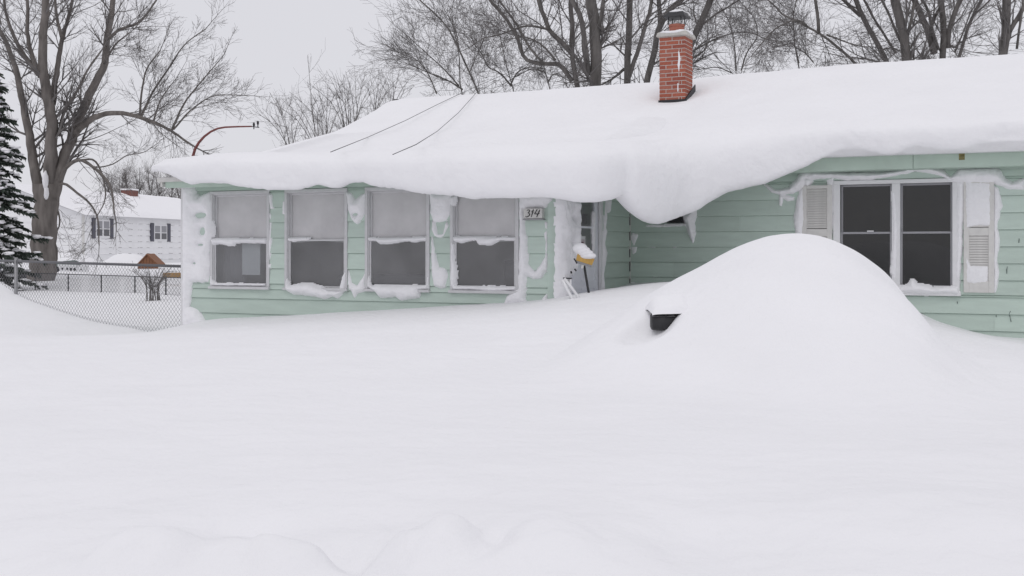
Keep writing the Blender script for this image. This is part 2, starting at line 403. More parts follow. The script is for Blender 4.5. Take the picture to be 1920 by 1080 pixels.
def cells(a0, a1, z0, z1, holes):
    A = sorted({a0, a1, *[h[0] for h in holes], *[h[1] for h in holes]}); Z = sorted({z0, z1, *[h[2] for h in holes], *[h[3] for h in holes]})
    A = [a for a in A if a0 <= a <= a1]; Z = [z for z in Z if z0 <= z <= z1]
    for i in range(len(A) - 1):
        for j in range(len(Z) - 1):
            ca, cz = (A[i] + A[i + 1]) / 2, (Z[j] + Z[j + 1]) / 2
            if not any(h[0] < ca < h[1] and h[2] < cz < h[3] for h in holes): yield A[i], A[i + 1], Z[j], Z[j + 1]
inn = .03
pholes = [(a + inn, b - inn, PSill + inn, PH - inn) for a, b in PW]
mholes = [(MWx0 + inn, MWx1 - inn, MWz0 + inn, MWz1 - inn)]
dholes = [(DY0, DY1, DZ0, DZ1)]
m = MB()
for a in cells(XL + .002, XS - .012, .2, 2.68, pholes): m.box(a[0], a[1], YP + .001, YP + .11, a[2], a[3])
for a in cells(XS - .11, XR, .2, 2.95, mholes): m.box(a[0], a[1], YM + .001, YM + .11, a[2], a[3])
for a in cells(YP + .112, YM, .2, 2.68, dholes): m.box(XS - .11, XS - .001, a[0], a[1], a[2], a[3])
m.box(XL + .004, XL + .11, YP + .112, 22.5, .2, 2.66)
m.box(XL + .112, XR, 22.4, 22.5, .2, 2.9)
m.box(XR - .1, XR - .004, YM + .112, 22.39, .2, 2.9)
m.build('wall', MINT, house)
m = MB(); m.box(XL + .12, XS - .13, YP + .12, YM - .35, .44, .5); m.box(XL + .12, XS - .13, YP + .12, YM - .35, 2.66, 2.7); m.box(XL + .12, XS - .13, YM - .35, YM - .3, .5, 2.66)
m.build('porch_room', ROOMW, house)
m = MB(); m.box(XS - .2, XR - .12, YM + .12, YM + 3, .5, .55); m.box(XS - .2, XR - .12, YM + 3, YM + 3.05, .5, 2.9); m.box(XS - .3, XS - .2, YM + .12, YM + 3, .5, 2.9); m.box(XR - .2, XR - .12, YM + .12, YM + 3, .5, 2.9); m.box(XS - .2, XR - .2, YM + .12, YM + 3, 2.86, 2.9)
m.build('front_room', DARKROOM, house)

# --- lapped boards, one object each
rr = random.Random(3)
def board_y(x0, x1, z0, z1, Y, m_=MINT):
    j = rr.uniform(-.0015, .0015)
    b = .024 + j; t = .006; z0 = z0 + .008
    MB().hexa([(x0, Y - b, z0), (x1, Y - b, z0), (x1, Y, z0), (x0, Y, z0), (x0, Y - t, z1), (x1, Y - t, z1), (x1, Y, z1), (x0, Y, z1)]).build('siding_board', m_, house)
def board_x(y0, y1, z0, z1, X, m_=MINT):
    b = .024; t = .006; z0 = z0 + .008
    MB().hexa([(X, y0, z0), (X + b, y0, z0), (X + b, y1, z0), (X, y1, z0), (X, y0, z1), (X + t, y0, z1), (X + t, y1, z1), (X, y1, z1)]).build('siding_board', m_, house)
def rows(zref, lo, hi):
    k0 = math.floor((lo - zref) / EXPO); z = zref + k0 * EXPO
    while z < hi: yield max(z, lo) + 0, min(z + EXPO, hi); z += EXPO
def segs(a0, a1, z0, z1, holes):
    iv = [(a0, a1)]
    for h in holes:
        if z0 < h[3] - .01 and z1 > h[2] + .01:
            nv = []
            for p, q in iv:
                if h[1] <= p or h[0] >= q: nv.append((p, q)); continue
                if h[0] > p: nv.append((p, h[0]))
                if h[1] < q: nv.append((h[1], q))
            iv = nv
    return iv
def rowsplit(zref, lo, hi, holes):
    for z0, z1 in rows(zref, lo, hi):
        cuts = sorted({z0, z1, *[c for h in holes for c in h[2:4] if z0 + .012 < c < z1 - .012]})
        for i in range(len(cuts) - 1): yield cuts[i], cuts[i + 1]
zrp = onY(*zoomB((1370, 500)), YP)[1]
zrm = onY(*zoomC((1375, 414)), YM)[1]
ptrim = [(a - .002, b + .002, PSill - .002, PH + .002) for a, b in PW]
for z0, z1 in rowsplit(zrp, .3, 2.66, ptrim):
    for a, b in segs(XL + .13, XS - .13, z0, z1, ptrim):
        if b - a > .02: board_y(a, b, z0, z1, YP)
SHL = px_rect(zoomC, (290, 250), (446, 828), YM); SHR = px_rect(zoomC, (1128, 253), (1286, 828), YM)
SHL = (SHL[0], MWx0 - .012, SHR[2], SHR[3])
mtrim = [(MWx0 - .002, MWx1 + .002, MWz0 - .002, MWz1 + .002)]
joint = onY(1864, 570, YM)[0]
for i, (z0, z1) in enumerate(rowsplit(zrm, .25, 2.72, mtrim)):
    for a, b in segs(XS + .03, XR, z0, z1, mtrim):
        cut = sorted([a, b] + [c for c in ((joint if i % 3 == 0 else joint - 1.3 - .9 * (i % 4)), joint - 2.9 + .63 * (i % 5) if i % 2 else 99) if a + .25 < c < b - .25])
        for k in range(len(cut) - 1): board_y(cut[k] + (.0015 if k else 0), cut[k + 1], z0, z1, YM)
dtrim = [(DY0 - .085, DY1 + .085, .2, DZ1 + .085)]
for z0, z1 in rowsplit(zrm, .3, 2.66, dtrim):
    for a, b in segs(YP + .005, YM - .004, z0, z1, dtrim): board_x(a, b, z0, z1, XS)
CRACK = mat('crack_dark', (.10, .13, .12), .9)
for pts in (((1895, 583), (1892.5, 588), (1894, 595), (1896, 603)), ((1889, 500), (1887.5, 506), (1888, 513)), ((1911, 447), (1910.5, 455)), ((1858, 377), (1860, 378)), ((1795, 565), (1795.5, 569)), ((1868, 590), (1868, 594))):
    P3 = [(onY(a, b, YM)[0], YM - .0225, onY(a, b, YM)[1]) for a, b in pts]
    MB().tube(P3, [.003 + .002 * (k % 2) for k in range(len(P3))], 4).build('paint_crack', CRACK, house)
# trims
m = MB(); m.box(XL - .03, XL + .128, YP - .032, YP, .25, 2.67); m.box(XL - .03, XL, YP + .001, YP + .12, .25, 2.67); m.build('corner_board', WHITE, house, bevel=.004)
m = MB(); m.box(XS - .128, XS + .026, YP - .032, YP, .25, 2.67); m.build('corner_board', MINT, house, bevel=.004)
m = MB(); m.box(XS + .002, XS + .03, YM - .03, YM - .004, .3, 2.7); m.build('corner_strip', OFFWHITE, house)
for k in range(7):
    z = zrm - .12 + (k - 4) * EXPO + rr.uniform(-.02, .02); MB().box(XS + .019, XS + .029, YM - .036, YM - .0305, z, z + .11 + rr.uniform(0, .05)).build('corner_gap', BLACKM, house)

def double_hung(parent, x0, x1, z0, z1, zm, Y, trim_m, sash_m, gl_lo, gl_up, tw=.055, sw=.03, dep=.05, fr=.03):
    wn = parent
    m = MB(); m.box(x0, x1, Y - fr, Y, z1 - tw, z1); m.box(x0, x0 + tw, Y - fr, Y, z0, z1 - tw); m.box(x1 - tw, x1, Y - fr, Y, z0, z1 - tw)
    m.build('window_trim', trim_m, wn, bevel=.004)
    m = MB(); m.box(x0 - .01, x1 + .01, Y - fr - .03, Y, z0 - .035, z0); m.build('window_sill', trim_m, wn, bevel=.004)
    i0, i1 = x0 + tw, x1 - tw; j0, j1 = z0, z1 - tw
    m = MB(); e = .012
    for a in ((i0, i0 + e), (i1 - e, i1)): m.box(a[0], a[1], Y - .012, Y + .07, j0, j1)
    m.box(i0 + e, i1 - e, Y - .012, Y + .07, j1 - e, j1); m.build('track', trim_m, wn)
    i0 += e; i1 -= e; j1 -= e
    for lo, hi, yy, gl in ((zm - sw / 2, j1, Y + .028, gl_up), (j0, zm + sw / 2, Y + .003, gl_lo)):
        m = MB(); m.box(i0, i0 + sw, yy, yy + .024, lo, hi); m.box(i1 - sw, i1, yy, yy + .024, lo, hi)
        m.box(i0 + sw, i1 - sw, yy, yy + .024, lo, lo + sw); m.box(i0 + sw, i1 - sw, yy, yy + .024, hi - sw, hi)
        m.build('sash', sash_m, wn, bevel=.003)
        m = MB(); yg = yy + .012; m.quad((i0 + sw - .004, yg, lo + sw - .004), (i1 - sw + .004, yg, lo + sw - .004), (i1 - sw + .004, yg, hi - sw + .004), (i0 + sw - .004, yg, hi - sw + .004))
        m.build('glass', gl, wn)
    return wn
for i, (a, b) in enumerate(PW):
    wn = empty('porch_window'); wn.parent = house
    double_hung(wn, a, b, PSill + .035, PH, PMid, YP, ALU, ALU, GLASSF, GLASSU, tw=.04, sw=.022)
    # pleated shade behind the upper pane
    n = 70; v = []
    for k in range(n + 1):
        x = a + .055 + (b - a - .11) * k / n; y = YP + .062 + .0025 * math.sin(k * math.pi * .5 + .4) + .003 * math.sin(k * .31 + i)
        v += [(x, y, PMid - .02 - .01 * math.sin(k * .1 + i)), (x, y, PH - .05)]
    m = MB(); m.v = v; m.f = [(2 * k, 2 * k + 2, 2 * k + 3, 2 * k + 1) for k in range(n)]; m.build('blind', BLIND, wn, smooth=False)
# things inside the porch that show dimly through the lower panes
x0, x1 = PW[0]
m = MB(); n = 12; v = []
for k in range(n + 1):
    x = x0 + .03 + .36 * k / n; y = YP + .22 + .03 * math.sin(k * 2.2); v += [(x, y, 1.2), (x, y, PMid + .1)]
m.v = v; m.f = [(2 * k, 2 * k + 2, 2 * k + 3, 2 * k + 1) for k in range(n)]; m.build('curtain', mat('grey_curtain', (.20, .20, .22), .9), house, smooth=True)
MB().box(x0 + .40, x0 + .70, YP + .16, YP + .18, 1.42, 1.85).build('picture_board', mat('pale_board', (.80, .82, .87), .7), house)
x2 = (PW[2][0] + PW[2][1]) / 2
MB().tube([(x2 + .08, YP + 1.0, .5), (x2 + .08, YP + 1.0, 1.55)], .06, 10).build('red_post', mat('red_paint', (.30, .05, .04), .6), house)
MB().box(PW[3][0] + .1, PW[3][0] + .5, YP + 1.3, YP + 1.8, .5, 1.62).build('cabinet', mat('dark_wood', (.05, .04, .035), .6), house, bevel=.01)
MB().box(PW[1][0] + .2, PW[1][1] + .7, YP + .9, YP + 1.7, .5, 1.42).build('sofa', mat('grey_cloth', (.18, .18, .19), .9), house, bevel=.06)

# main double window
wn = empty('front_window'); wn.parent = house
xm0, xm1 = onY(1672.5, 450, YM)[0], onY(1688, 450, YM)[0]
m = MB(); tw = .085
m.box(MWx0, MWx1, YM - .034, YM, MWz1 - .05, MWz1); m.box(MWx0, MWx0 + tw, YM - .034, YM, MWz0, MWz1 - .05); m.box(MWx1 - tw, MWx1, YM - .034, YM, MWz0, MWz1 - .05)
m.box(xm0, xm1, YM - .026, YM + .08, MWz0 + .05, MWz1 - .05)
m.box(MWx0 - .012, MWx1 + .012, YM - .07, YM, MWz0 - .012, MWz0 + .05); m.build('window_trim', WHITE, wn, bevel=.005)
for a, b in ((MWx0 + tw, xm0), (xm1, MWx1 - tw)):
    un = empty('window_unit'); un.parent = wn; un.location = (0, 0, 0)
    j0, j1 = MWz0 + .05, MWz1 - .05; sw = .026
    for nm_lo, hi, yy in ((MMid - sw / 2, j1, YM + .032), (j0, MMid + sw / 2, YM + .006)):
        lo = nm_lo; m = MB(); bot = sw if lo > j0 else .065
        m.box(a, a + sw, yy, yy + .024, lo, hi); m.box(b - sw, b, yy, yy + .024, lo, hi); m.box(a + sw, b - sw, yy, yy + .024, lo, lo + bot); m.box(a + sw, b - sw, yy, yy + .024, hi - sw, hi)
        o = m.build('sash', GREYSASH, un, bevel=.003)
        yg = yy + .012; MB().quad((a + sw - .003, yg, lo + bot - .003), (b - sw + .003, yg, lo + bot - .003), (b - sw + .003, yg, hi - sw + .003), (a + sw - .003, yg, hi - sw + .003)).build('glass', GLASS, un)
MB().box(xm0 - .30, xm0 - .22, YM - .004, YM + .01, MMid + .012, MMid + .03).build('sash_lock', ALU, wn)

def shutter(x0, x1, z0, z1, panels):
    sh = empty('shutter'); sh.parent = house; y0, y1 = YM - .052, YM - .02
    fw = .062; m = MB(); m.box(x0, x0 + fw, y0, y1, z0, z1); m.box(x1 - fw, x1, y0, y1, z0, z1)
    zs = [z0]
    for p in panels: zs += [p[0], p[1]]
    zs.append(z1)
    for k in range(0, len(zs), 2): m.box(x0 + fw, x1 - fw, y0, y1, zs[k], zs[k + 1])
    m.build('shutter_frame', OFFWHITE, sh, bevel=.004)
    MB().box(x0 + fw - .004, x1 - fw + .004, y1 - .005, y1 - .001, panels[0][0], panels[-1][1]).build('backing', mat('slat_gap_shade', (.17, .16, .15), .9), sh)  # backing coloured dark to stand for the shade between the slats
    first = None
    for p in panels:
        z = p[0] + .01
        while z < p[1] - .02:
            if first is None:
                L_ = x1 - x0 - 2 * fw
                mm = MB().hexa([(0, -.022, 0), (L_, -.022, 0), (L_, -.016, -.002), (0, -.016, -.002), (0, -.004, .034), (L_, -.004, .034), (L_, 0, .031), (0, 0, .031)])
                o = mm.build('slat', OFFWHITE, sh); first = o
            else:
                o = first.copy(); col.objects.link(o); o.parent = sh
            o.location = (x0 + fw, y1 - .006, z); z += .031
    return sh
zl = lambda y: onY(*zoomC((1200, y)), YM)[1]
pan = [(zl(765), zl(532)), (zl(490), zl(270))]
sl = shutter(SHL[0], SHL[1], SHL[2], SHL[3], pan); sr = shutter(SHR[0], SHR[1], SHR[2], SHR[3], pan)

# door in the porch side wall
dr = empty('door'); dr.parent = house
m = MB(); m.box(XS - .02, XS + .03, DY0 - .083, DY0, .3, DZ1 + .08); m.box(XS - .02, XS + .03, DY1, DY1 + .083, .3, DZ1 + .08); m.box(XS - .02, XS + .03, DY0, DY1, DZ1, DZ1 + .08); m.build('door_frame', WHITE, dr, bevel=.004)
gy0, gy1 = onX(1081, 440, XS)[0], onX(1115.5, 440, XS)[0]; gz0, gz1 = 1.66, 2.37
DOORM = mat('door_paint', (.80, .81, .86), .5, var=.03)
m = MB()
for a in cells(DY0 + .004, DY1 - .004, DZ0, DZ1 - .004, [(gy0, gy1, gz0, gz1)]): m.box(XS - .045, XS - .005, a[0], a[1], a[2], a[3])
m.build('door_leaf', DOORM, dr)
MB().quad((XS - .02, gy0, gz0), (XS - .02, gy1, gz0), (XS - .02, gy1, gz1), (XS - .02, gy0, gz1)).build('glass', GLASSF, dr)
m = MB(); m.box(XS - .03, XS - .002, gy0, gy1, gz0 + .37, gz0 + .395); m.build('glazing_bar', DOORM, dr)
ym = (DY0 + DY1) / 2
for a, b in ((DY0 + .13, ym - .05), (ym + .05, DY1 - .13)):
    for z0, z1 in ((.7, 1.3), (1.36, 1.56)):
        m = MB(); m.box(XS - .006, XS + .006, a, a + .02, z0, z1); m.box(XS - .006, XS + .006, b - .02, b, z0, z1); m.box(XS - .006, XS + .006, a + .02, b - .02, z0, z0 + .02); m.box(XS - .006, XS + .006, a + .02, b - .02, z1 - .02, z1); m.build('panel_moulding', DOORM, dr)
# framed notice taped in the door glass
nt_ = empty('notice'); nt_.parent = dr
a, b = onX(1083, 440, XS)[0], onX(1099, 440, XS)[0]
MB().box(XS - .018, XS - .010, a, b, 1.70, 1.93).build('notice_frame', WHITE, nt_)
MB().box(XS - .012, XS - .0085, a + .025, b - .03, 1.72, 1.89).build('notice_sheet', mat('notice_paper', (.5, .45, .47), .8), nt_)
for k in range(4): MB().box(XS - .009, XS - .007, a + .04, b - .05 - .02 * (k % 2), 1.735 + k * .036, 1.752 + k * .036).build('notice_print', mat('notice_ink', (.12, .05, .06), .8), nt_)
adopt(house)
for c in house.children:
    pass

# fascia, soffit, roof decks
m = MB(); yb = 14.86
jx = onY(1712, 300, yb)[0]
def part(mb, name, m_, bevel=0):
    o = mb.build(name, m_, house, bevel=bevel); o.location = -Vector(house.location); return o
part(MB().box(-4.9, jx - .002, yb, yb + .03, 2.74, 2.925), 'fascia', MINTF, .004)
part(MB().box(jx + .002, XR + .3, yb, yb + .03, 2.74, 2.925), 'fascia', MINTF, .004)
part(MB().box(-4.9, XR + .3, yb - .035, yb - .001, 2.92, 3.0), 'drip_edge', OFFWHITE)
part(MB().box(XS + .03, XR + .2, yb + .031, YM - .001, 2.742, 2.76), 'soffit', MINTF)
sx, sz = onY(1803, 292, yb); part(MB().box(sx - .03, sx + .035, yb - .0025, yb - .001, sz - .05, sz + .03), 'rust_mark', RUST)
part(MB().box(XL - .02, XS + .5, 12.40, 12.43, 2.60, 2.70), 'porch_fascia', MINTF, .004)
part(MB().box(-11.11, XS + .48, 12.431, YP - .002, 2.664, 2.68), 'porch_soffit', MINTF)
part(MB().box(-11.16, -11.125, 12.40, 15.2, 2.62, 2.74), 'rake_board', OFFWHITE)
part(MB().box(XS + .02, XS + .48, YP - .001, YM - .4, 2.664, 2.68), 'porch_soffit', MINTF)
def slab(x0, x1, p, q, th):
    return MB().hexa([(x0, p[0], p[1] - th), (x1, p[0], p[1] - th), (x1, q[0], q[1] - th), (x0, q[0], q[1] - th), (x0, p[0], p[1]), (x1, p[0], p[1]), (x1, q[0], q[1]), (x0, q[0], q[1])])
part(slab(-11.18, XS + .52, (12.36, 2.74), (16.4, 3.2), .06), 'porch_roof', OFFWHITE)
rf = part(slab(-11.25, XR + .35, (14.83, 3.01), (YRIDGE, 4.28), .05), 'roof', ROOFSH)
part(slab(-11.25, XR + .35, (23.0, 3.01), (YRIDGE, 4.275), .05), 'roof', ROOFSH)
m = MB(); m.v = [(XL + .05, 14.9, 2.66), (XL + .05, 22.5, 2.66), (XL + .05, YRIDGE, 4.2)]; m.f = [(0, 1, 2)]
m.v += [(XR - .05, 14.9, 2.66), (XR - .05, 22.5, 2.66), (XR - .05, YRIDGE, 4.2)]; m.f += [(3, 4, 5)]
part(m, 'gable_wall', MINT)

# --- chimney
cx0, cx1 = -5.70, -5.29; cy0, cy1 = 17.40, 17.80; cz0, cz1 = 3.6, 5.07
ch = empty('chimney'); ch.parent = house; ch.location = -Vector(house.location)
rec = .004
MB().box(cx0 + rec, cx1 - rec, cy0 + rec, cy1 - rec, cz0, cz1).build('mortar_core', MORTAR, ch)
bh, mj, bd = .0505, .0115, .05
rb = random.Random(9); bcache = {}
def brick(x0, x1, y0, y1, z):
    key = (round(x1 - x0, 3), round(y1 - y0, 3), rb.randrange(4))
    if key not in bcache:
        me_o = MB().box(0, x1 - x0, 0, y1 - y0, 0, bh).build('brick', BRICK[key[2]], ch, bevel=.003); bcache[key] = me_o; o = me_o
    else:
        o = bcache[key].copy(); col.objects.link(o); o.parent = ch
    o.location = (x0 + rb.uniform(-.0015, .0015), y0 + rb.uniform(-.0015, .0015), z)
z = 3.75; row = 0
W_, D_ = cx1 - cx0, cy1 - cy0
while z + bh < cz1 + .01:
    odd = row % 2
    def runs(a, b, off):
        L0 = .196; cur = a; first = True; res = []
        while cur < b - .01:
            l = (L0 / 2 if (off and first) else L0); e = min(cur + l, b)
            if b - e < .03: e = b
            res.append((cur, e)); cur = e + mj; first = False
        return res
    if not odd:
        for a, b in runs(cx0, cx1, False): brick(a, b, cy0, cy0 + bd, z)
        for a, b in runs(cy0 + bd + mj, cy1 - bd - mj, False): brick(cx1 - bd, cx1, a, b, z); brick(cx0, cx0 + bd, a, b, z)
        for a, b in runs(cx0, cx1, True): brick(a, b, cy1 - bd, cy1, z)
    else:
        for a, b in runs(cx0 + bd + mj, cx1 - bd - mj, True): brick(a, b, cy1 - bd, cy1, z)
        for a, b in runs(cx0, cx1 - bd - mj, True): brick(a, b, cy0, cy0 + bd, z)
        for a, b in runs(cy0, cy1, True): brick(cx1 - bd, cx1, a, b, z)
        for a, b in runs(cy0 + bd + mj, cy1, True): brick(cx0, cx0 + bd, a, b, z)
    z += bh + mj; row += 1
ctop = z
m = MB(); m.hexa([(cx0 - .05, cy0 - .05, ctop), (cx1 + .05, cy0 - .05, ctop), (cx1 + .05, cy1 + .05, ctop), (cx0 - .05, cy1 + .05, ctop), (cx0 - .03, cy0 - .03, ctop + .075), (cx1 + .03, cy0 - .03, ctop + .075), (cx1 + .03, cy1 + .03, ctop + .075), (cx0 - .03, cy1 + .03, ctop + .075)])
m.build('chimney_crown', STONE, ch, bevel=.02)
fx, fy = (cx0 + cx1) / 2 + .01, (cy0 + cy1) / 2
m = MB(); m.tube([(fx, fy, ctop + .05), (fx, fy, ctop + .21)], .115, 16); m.tube([(fx, fy, ctop + .175), (fx, fy, ctop + .21)], .125, 16); m.build('flue', CLAY, ch, smooth=False)
m = MB()
for sx_, sy_ in ((-1, -1), (1, -1), (1, 1), (-1, 1)): m.box(fx + sx_ * .10 - .008, fx + sx_ * .10 + .008, fy + sy_ * .10 - .008, fy + sy_ * .10 + .008, ctop + .2, ctop + .32)
m.hexa([(fx - .18, fy - .17, ctop + .315), (fx + .18, fy - .17, ctop + .315), (fx + .18, fy + .17, ctop + .315), (fx - .18, fy + .17, ctop + .315), (fx - .11, fy - .1, ctop + .40), (fx + .13, fy - .1, ctop + .40), (fx + .13, fy + .1, ctop + .40), (fx - .11, fy + .1, ctop + .40)])
m.build('flue_cap', BLACKM, ch, bevel=.006)
m = MB(); m.box(cx0 - .012, cx1 + .03, cy0 - .02, cy0 - .004, 3.85, 4.075); m.hexa([(cx1 + .003, cy0 - .01, 3.9), (cx1 + .02, cy0 - .01, 3.9), (cx1 + .02, cy1 + .1, 3.9), (cx1 + .003, cy1 + .1, 3.9), (cx1 + .003, cy0 - .01, 4.08), (cx1 + .02, cy0 - .01, 4.08), (cx1 + .02, cy1 + .1, 4.36), (cx1 + .003, cy1 + .1, 4.36)])
m.build('flashing', BLACKM, ch)

# roof vent tip poking out of the snow at the left ridge end
p = atZ(745, 190, 0); vx, vz = onY(745, 190, 18.6)
m = MB(); m.tube([(vx, 18.6, 4.0), (vx, 18.6, vz)], .03, 10); m.hexa([(vx - .06, 18.5, vz - .02), (vx + .07, 18.5, vz - .02), (vx + .07, 18.65, vz - .02), (vx - .06, 18.65, vz - .02), (vx - .03, 18.52, vz + .03), (vx + .05, 18.52, vz + .03), (vx + .05, 18.63, vz + .03), (vx - .03, 18.63, vz + .03)])
part(m, 'roof_vent', BLACKM)

# ------------------------------------------------------------------ snow on the roof (a closed swept solid)
path = np.array([  # plan of the lip: x, y, weight of the "main eave" profile
    (-11.27, 12.62, 0), (-11.2, 12.36, 0), (-11.02, 12.2, 0), (-10.7, 12.14, 0), (-10.3, 12.1, 0), (-9.6, 12.08, 0), (-8.8, 12.08, 0), (-8.2, 12.1, 0), (-7.5, 12.06, 0), (-6.8, 12.04, 0),
    (-6.2, 12.05, 0), (-5.7, 12.08, 0), (-5.2, 12.15, 0), (-4.85, 12.38, .05), (-4.70, 12.75, .15), (-4.60, 13.0, .22), (-4.54, 13.25, .3), (-4.46, 13.6, .42),
    (-4.36, 13.9, .55), (-4.18, 14.15, .7), (-3.92, 14.35, .82), (-3.55, 14.47, .92), (-3.1, 14.53, .97), (-2.75, 14.56, 1), (-2.45, 14.57, 1), (-2.15, 14.56, 1), (-1.8, 14.54, 1),
    (-1.2, 14.58, 1), (-.3, 14.58, 1), (.6, 14.58, 1), (2.0, 14.58, 1), (4.6, 14.6, 1)])
EDGE = [(240, 322), (300, 322), (322, 327), (345, 341), (365, 347), (375, 343), (430, 344), (450, 350), (507, 357), (569, 356), (585, 351), (600, 346), (625, 353), (643, 353), (656, 344), (688, 343), (704, 350), (747, 354), (801, 365), (855, 368), (895, 374), (935, 372), (973, 373), (1026, 370), (1043, 372), (1079, 380), (1115, 379), (1140, 375), (1158, 366), (1170, 385), (1190, 407),
        (1210, 418), (1224, 420), (1254, 412), (1307, 393), (1318, 384), (1360, 362), (1434, 345), (1508, 315), (1544, 297), (1577, 283), (1617, 282), (1660, 291), (1682, 290), (1710, 276), (1736, 278), (1761, 283), (1808, 281), (1826, 275), (1833, 272), (1920, 266), (2100, 255), (2600, 225)]   # lower edge of the overhang in the photo
pl = np.concatenate([[0], np.cumsum(np.hypot(np.diff(path[:, 0]), np.diff(path[:, 1])))])
NS = 760; ss = np.linspace(0, pl[-1], NS)
def catmull(t, tk, vk):
    i = np.clip(np.searchsorted(tk, t) - 1, 0, len(tk) - 2); h = tk[i + 1] - tk[i]; u = (t - tk[i]) / h
    mk = np.gradient(vk, tk); u2 = u * u; u3 = u2 * u
    return (2 * u3 - 3 * u2 + 1) * vk[i] + (u3 - 2 * u2 + u) * h * mk[i] + (-2 * u3 + 3 * u2) * vk[i + 1] + (u3 - u2) * h * mk[i + 1]
PX, PY, WM = [catmull(ss, pl, path[:, k]) for k in range(3)]
WM = np.clip(WM, 0, 1)
# ragged lower edge
DZ_ = -S * PX + C * PY; PPX = 960 + F * (C * PX + S * PY) / DZ_
ZB = EYE + (HZ - np.interp(PPX, [e[0] for e in EDGE], [e[1] for e in EDGE])) * DZ_ / F
ZB = np.convolve(np.pad(ZB, 2, 'edge'), np.ones(5) / 5, 'valid')
ZB = ZB + .008 * fbm(ss * 5, ss * 0, 3, 71) + .010 * np.maximum(0, fbm(ss * 16, ss * 0 + 4, 2, 72)) * (1 - WM * .5)
tx = np.interp(PX, [-11.27, -5.2, -4.4, -3.0, 4.6], [-11.25, -6.6, -5.4, -3.8, 4.6])     # matching point on the ridge
NT = 46; tt = np.linspace(0, 1, NT) ** .9
rows_ = []
zp_t = np.array([0, .04, .2, .55, .66, .78, .90, .955, .985, 1.0]); zp_z = np.array([4.585, 4.54, 4.14, 3.335, 3.20, 3.12, 3.03, 2.985, 2.955, 2.90])
zm_t = np.array([0, .04, .3, .6, .8, .90, .955, .985, 1.0]); zm_z = np.array([4.66, 4.625, 4.27, 3.85, 3.57, 3.43, 3.36, 3.315, 3.255])
from_left = PX - path[0, 0]
for j, t in enumerate(tt):
    zz = (1 - WM) * catmull(np.array([t]), zp_t, zp_z)[0] + WM * catmull(np.array([t]), zm_t, zm_z)[0]
    x = tx + (PX - tx) * (t ** 1.0); y = YRIDGE + (PY - YRIDGE) * t
    nz_ = .022 * fbm(x * .7 + 3, y * .7, 3, 41) + .006 * fbm(x * 3, y * 3, 2, 44)
    drop = .04 * np.exp(-np.maximum(from_left, 0) / .10) * (1 - .3 * (t < .1))
    hill = .05 * np.exp(-((PX + 10.0) / .9) ** 2) * sstep(.75, .93, t)
    # hollow round the chimney
    hx = np.hypot((x - (cx0 + cx1) / 2) / .42, (y - (cy0 + cy1) / 2 + .02) / .42)
    hol = -.05 * np.exp(-hx ** 4)
    rows_.append(np.stack([x, y, zz + nz_ - drop + hill + hol], 1))
crest = rows_[-1]
# lip rounding over the front, down to the bottom edge and back under to the eave
dxn = PX - tx; dyn = PY - YRIDGE; dn = np.hypot(dxn, dyn); dxn /= dn; dyn /= dn
tgx = np.gradient(PX, ss); tgy = np.gradient(PY, ss); tn = np.hypot(tgx, tgy); nx_, ny_ = tgy / tn, -tgx / tn   # outward normal of the path
nx_ = np.convolve(np.pad(nx_, 12, 'edge'), np.ones(25) / 25, 'valid'); ny_ = np.convolve(np.pad(ny_, 12, 'edge'), np.ones(25) / 25, 'valid')
blg = 1 - .85 * np.exp(-((PX + 4.45) / .5) ** 2)
lipn = .03 * fbm(ss * .8, ss * 0, 2, 61) + .008 * blg * fbm(ss * 4, ss * 0 + 7, 3, 63)
ztopl = crest[:, 2]
hgt = ztopl - ZB
for a, o, extra in ((.08, .07, 0), (.18, .11, 0), (.30, .13, 1), (.45, .135, 1), (.6, .13, 1), (.75, .12, 1), (.87, .11, 1), (.95, .095, 0), (.985, .075, 0), (1.0, .05, 0)):
    z = ztopl - hgt * a
    o2 = o * np.clip(hgt / .45, .5, 1.5) + lipn * (1 if extra else .5)
    rg = .008 * blg * fbm(ss * 9 + a * 3, ss * 0 + a * 9, 2, 66)
    rows_.append(np.stack([PX + nx_ * (o2 + rg), PY + ny_ * (o2 + rg), z], 1))
for o, dz in ((-.0, .004), (-.12, .03), (-.25, .10)):
    rows_.append(np.stack([PX + nx_ * o, PY + ny_ * o, np.minimum(ZB + dz + hgt * .12 * (-o * 4), 2.9)], 1))
deck_e = np.stack([PX + nx_ * -.33, PY + ny_ * -.33 + 0, np.interp(PX, [-5, -4.2], [2.75, 3.05])], 1)
rows_.append(deck_e)
rows_.append(np.stack([tx, np.full(NS, YRIDGE), np.full(NS, 4.30)], 1))
# back slope
bk = np.stack([tx, np.full(NS, 22.9), np.full(NS, 3.06)], 1); bkt = np.stack([tx, np.full(NS, 23.1), np.full(NS, 3.25)], 1)
bkm = np.stack([tx, np.full(NS, 19.3), rows_[0][:, 2] - .10], 1)
rows_ += [bk, bkt, bkm]
V = np.stack(rows_, 1).reshape(-1, 3)
nvr = len(rows_)
ro = grid_mesh('roof_snow', V, NS, nvr, SNOW, closed_v=True)
import bmesh
bmx = bmesh.new(); bmx.from_mesh(ro.data); bmx.verts.ensure_lookup_table()
for c0 in (0, (NS - 1) * nvr):
    vs_ = [bmx.verts[c0 + k] for k in range(nvr)]
    try: bmx.faces.new(vs_)
    except Exception: pass
bmesh.ops.triangulate(bmx, faces=[f for f in bmx.faces if len(f.verts) > 4])
bmesh.ops.recalc_face_normals(bmx, faces=bmx.faces); bmx.to_mesh(ro.data); bmx.free()
tag(ro, 'thick smooth blanket of snow overhanging the mint house roof', 'snow')

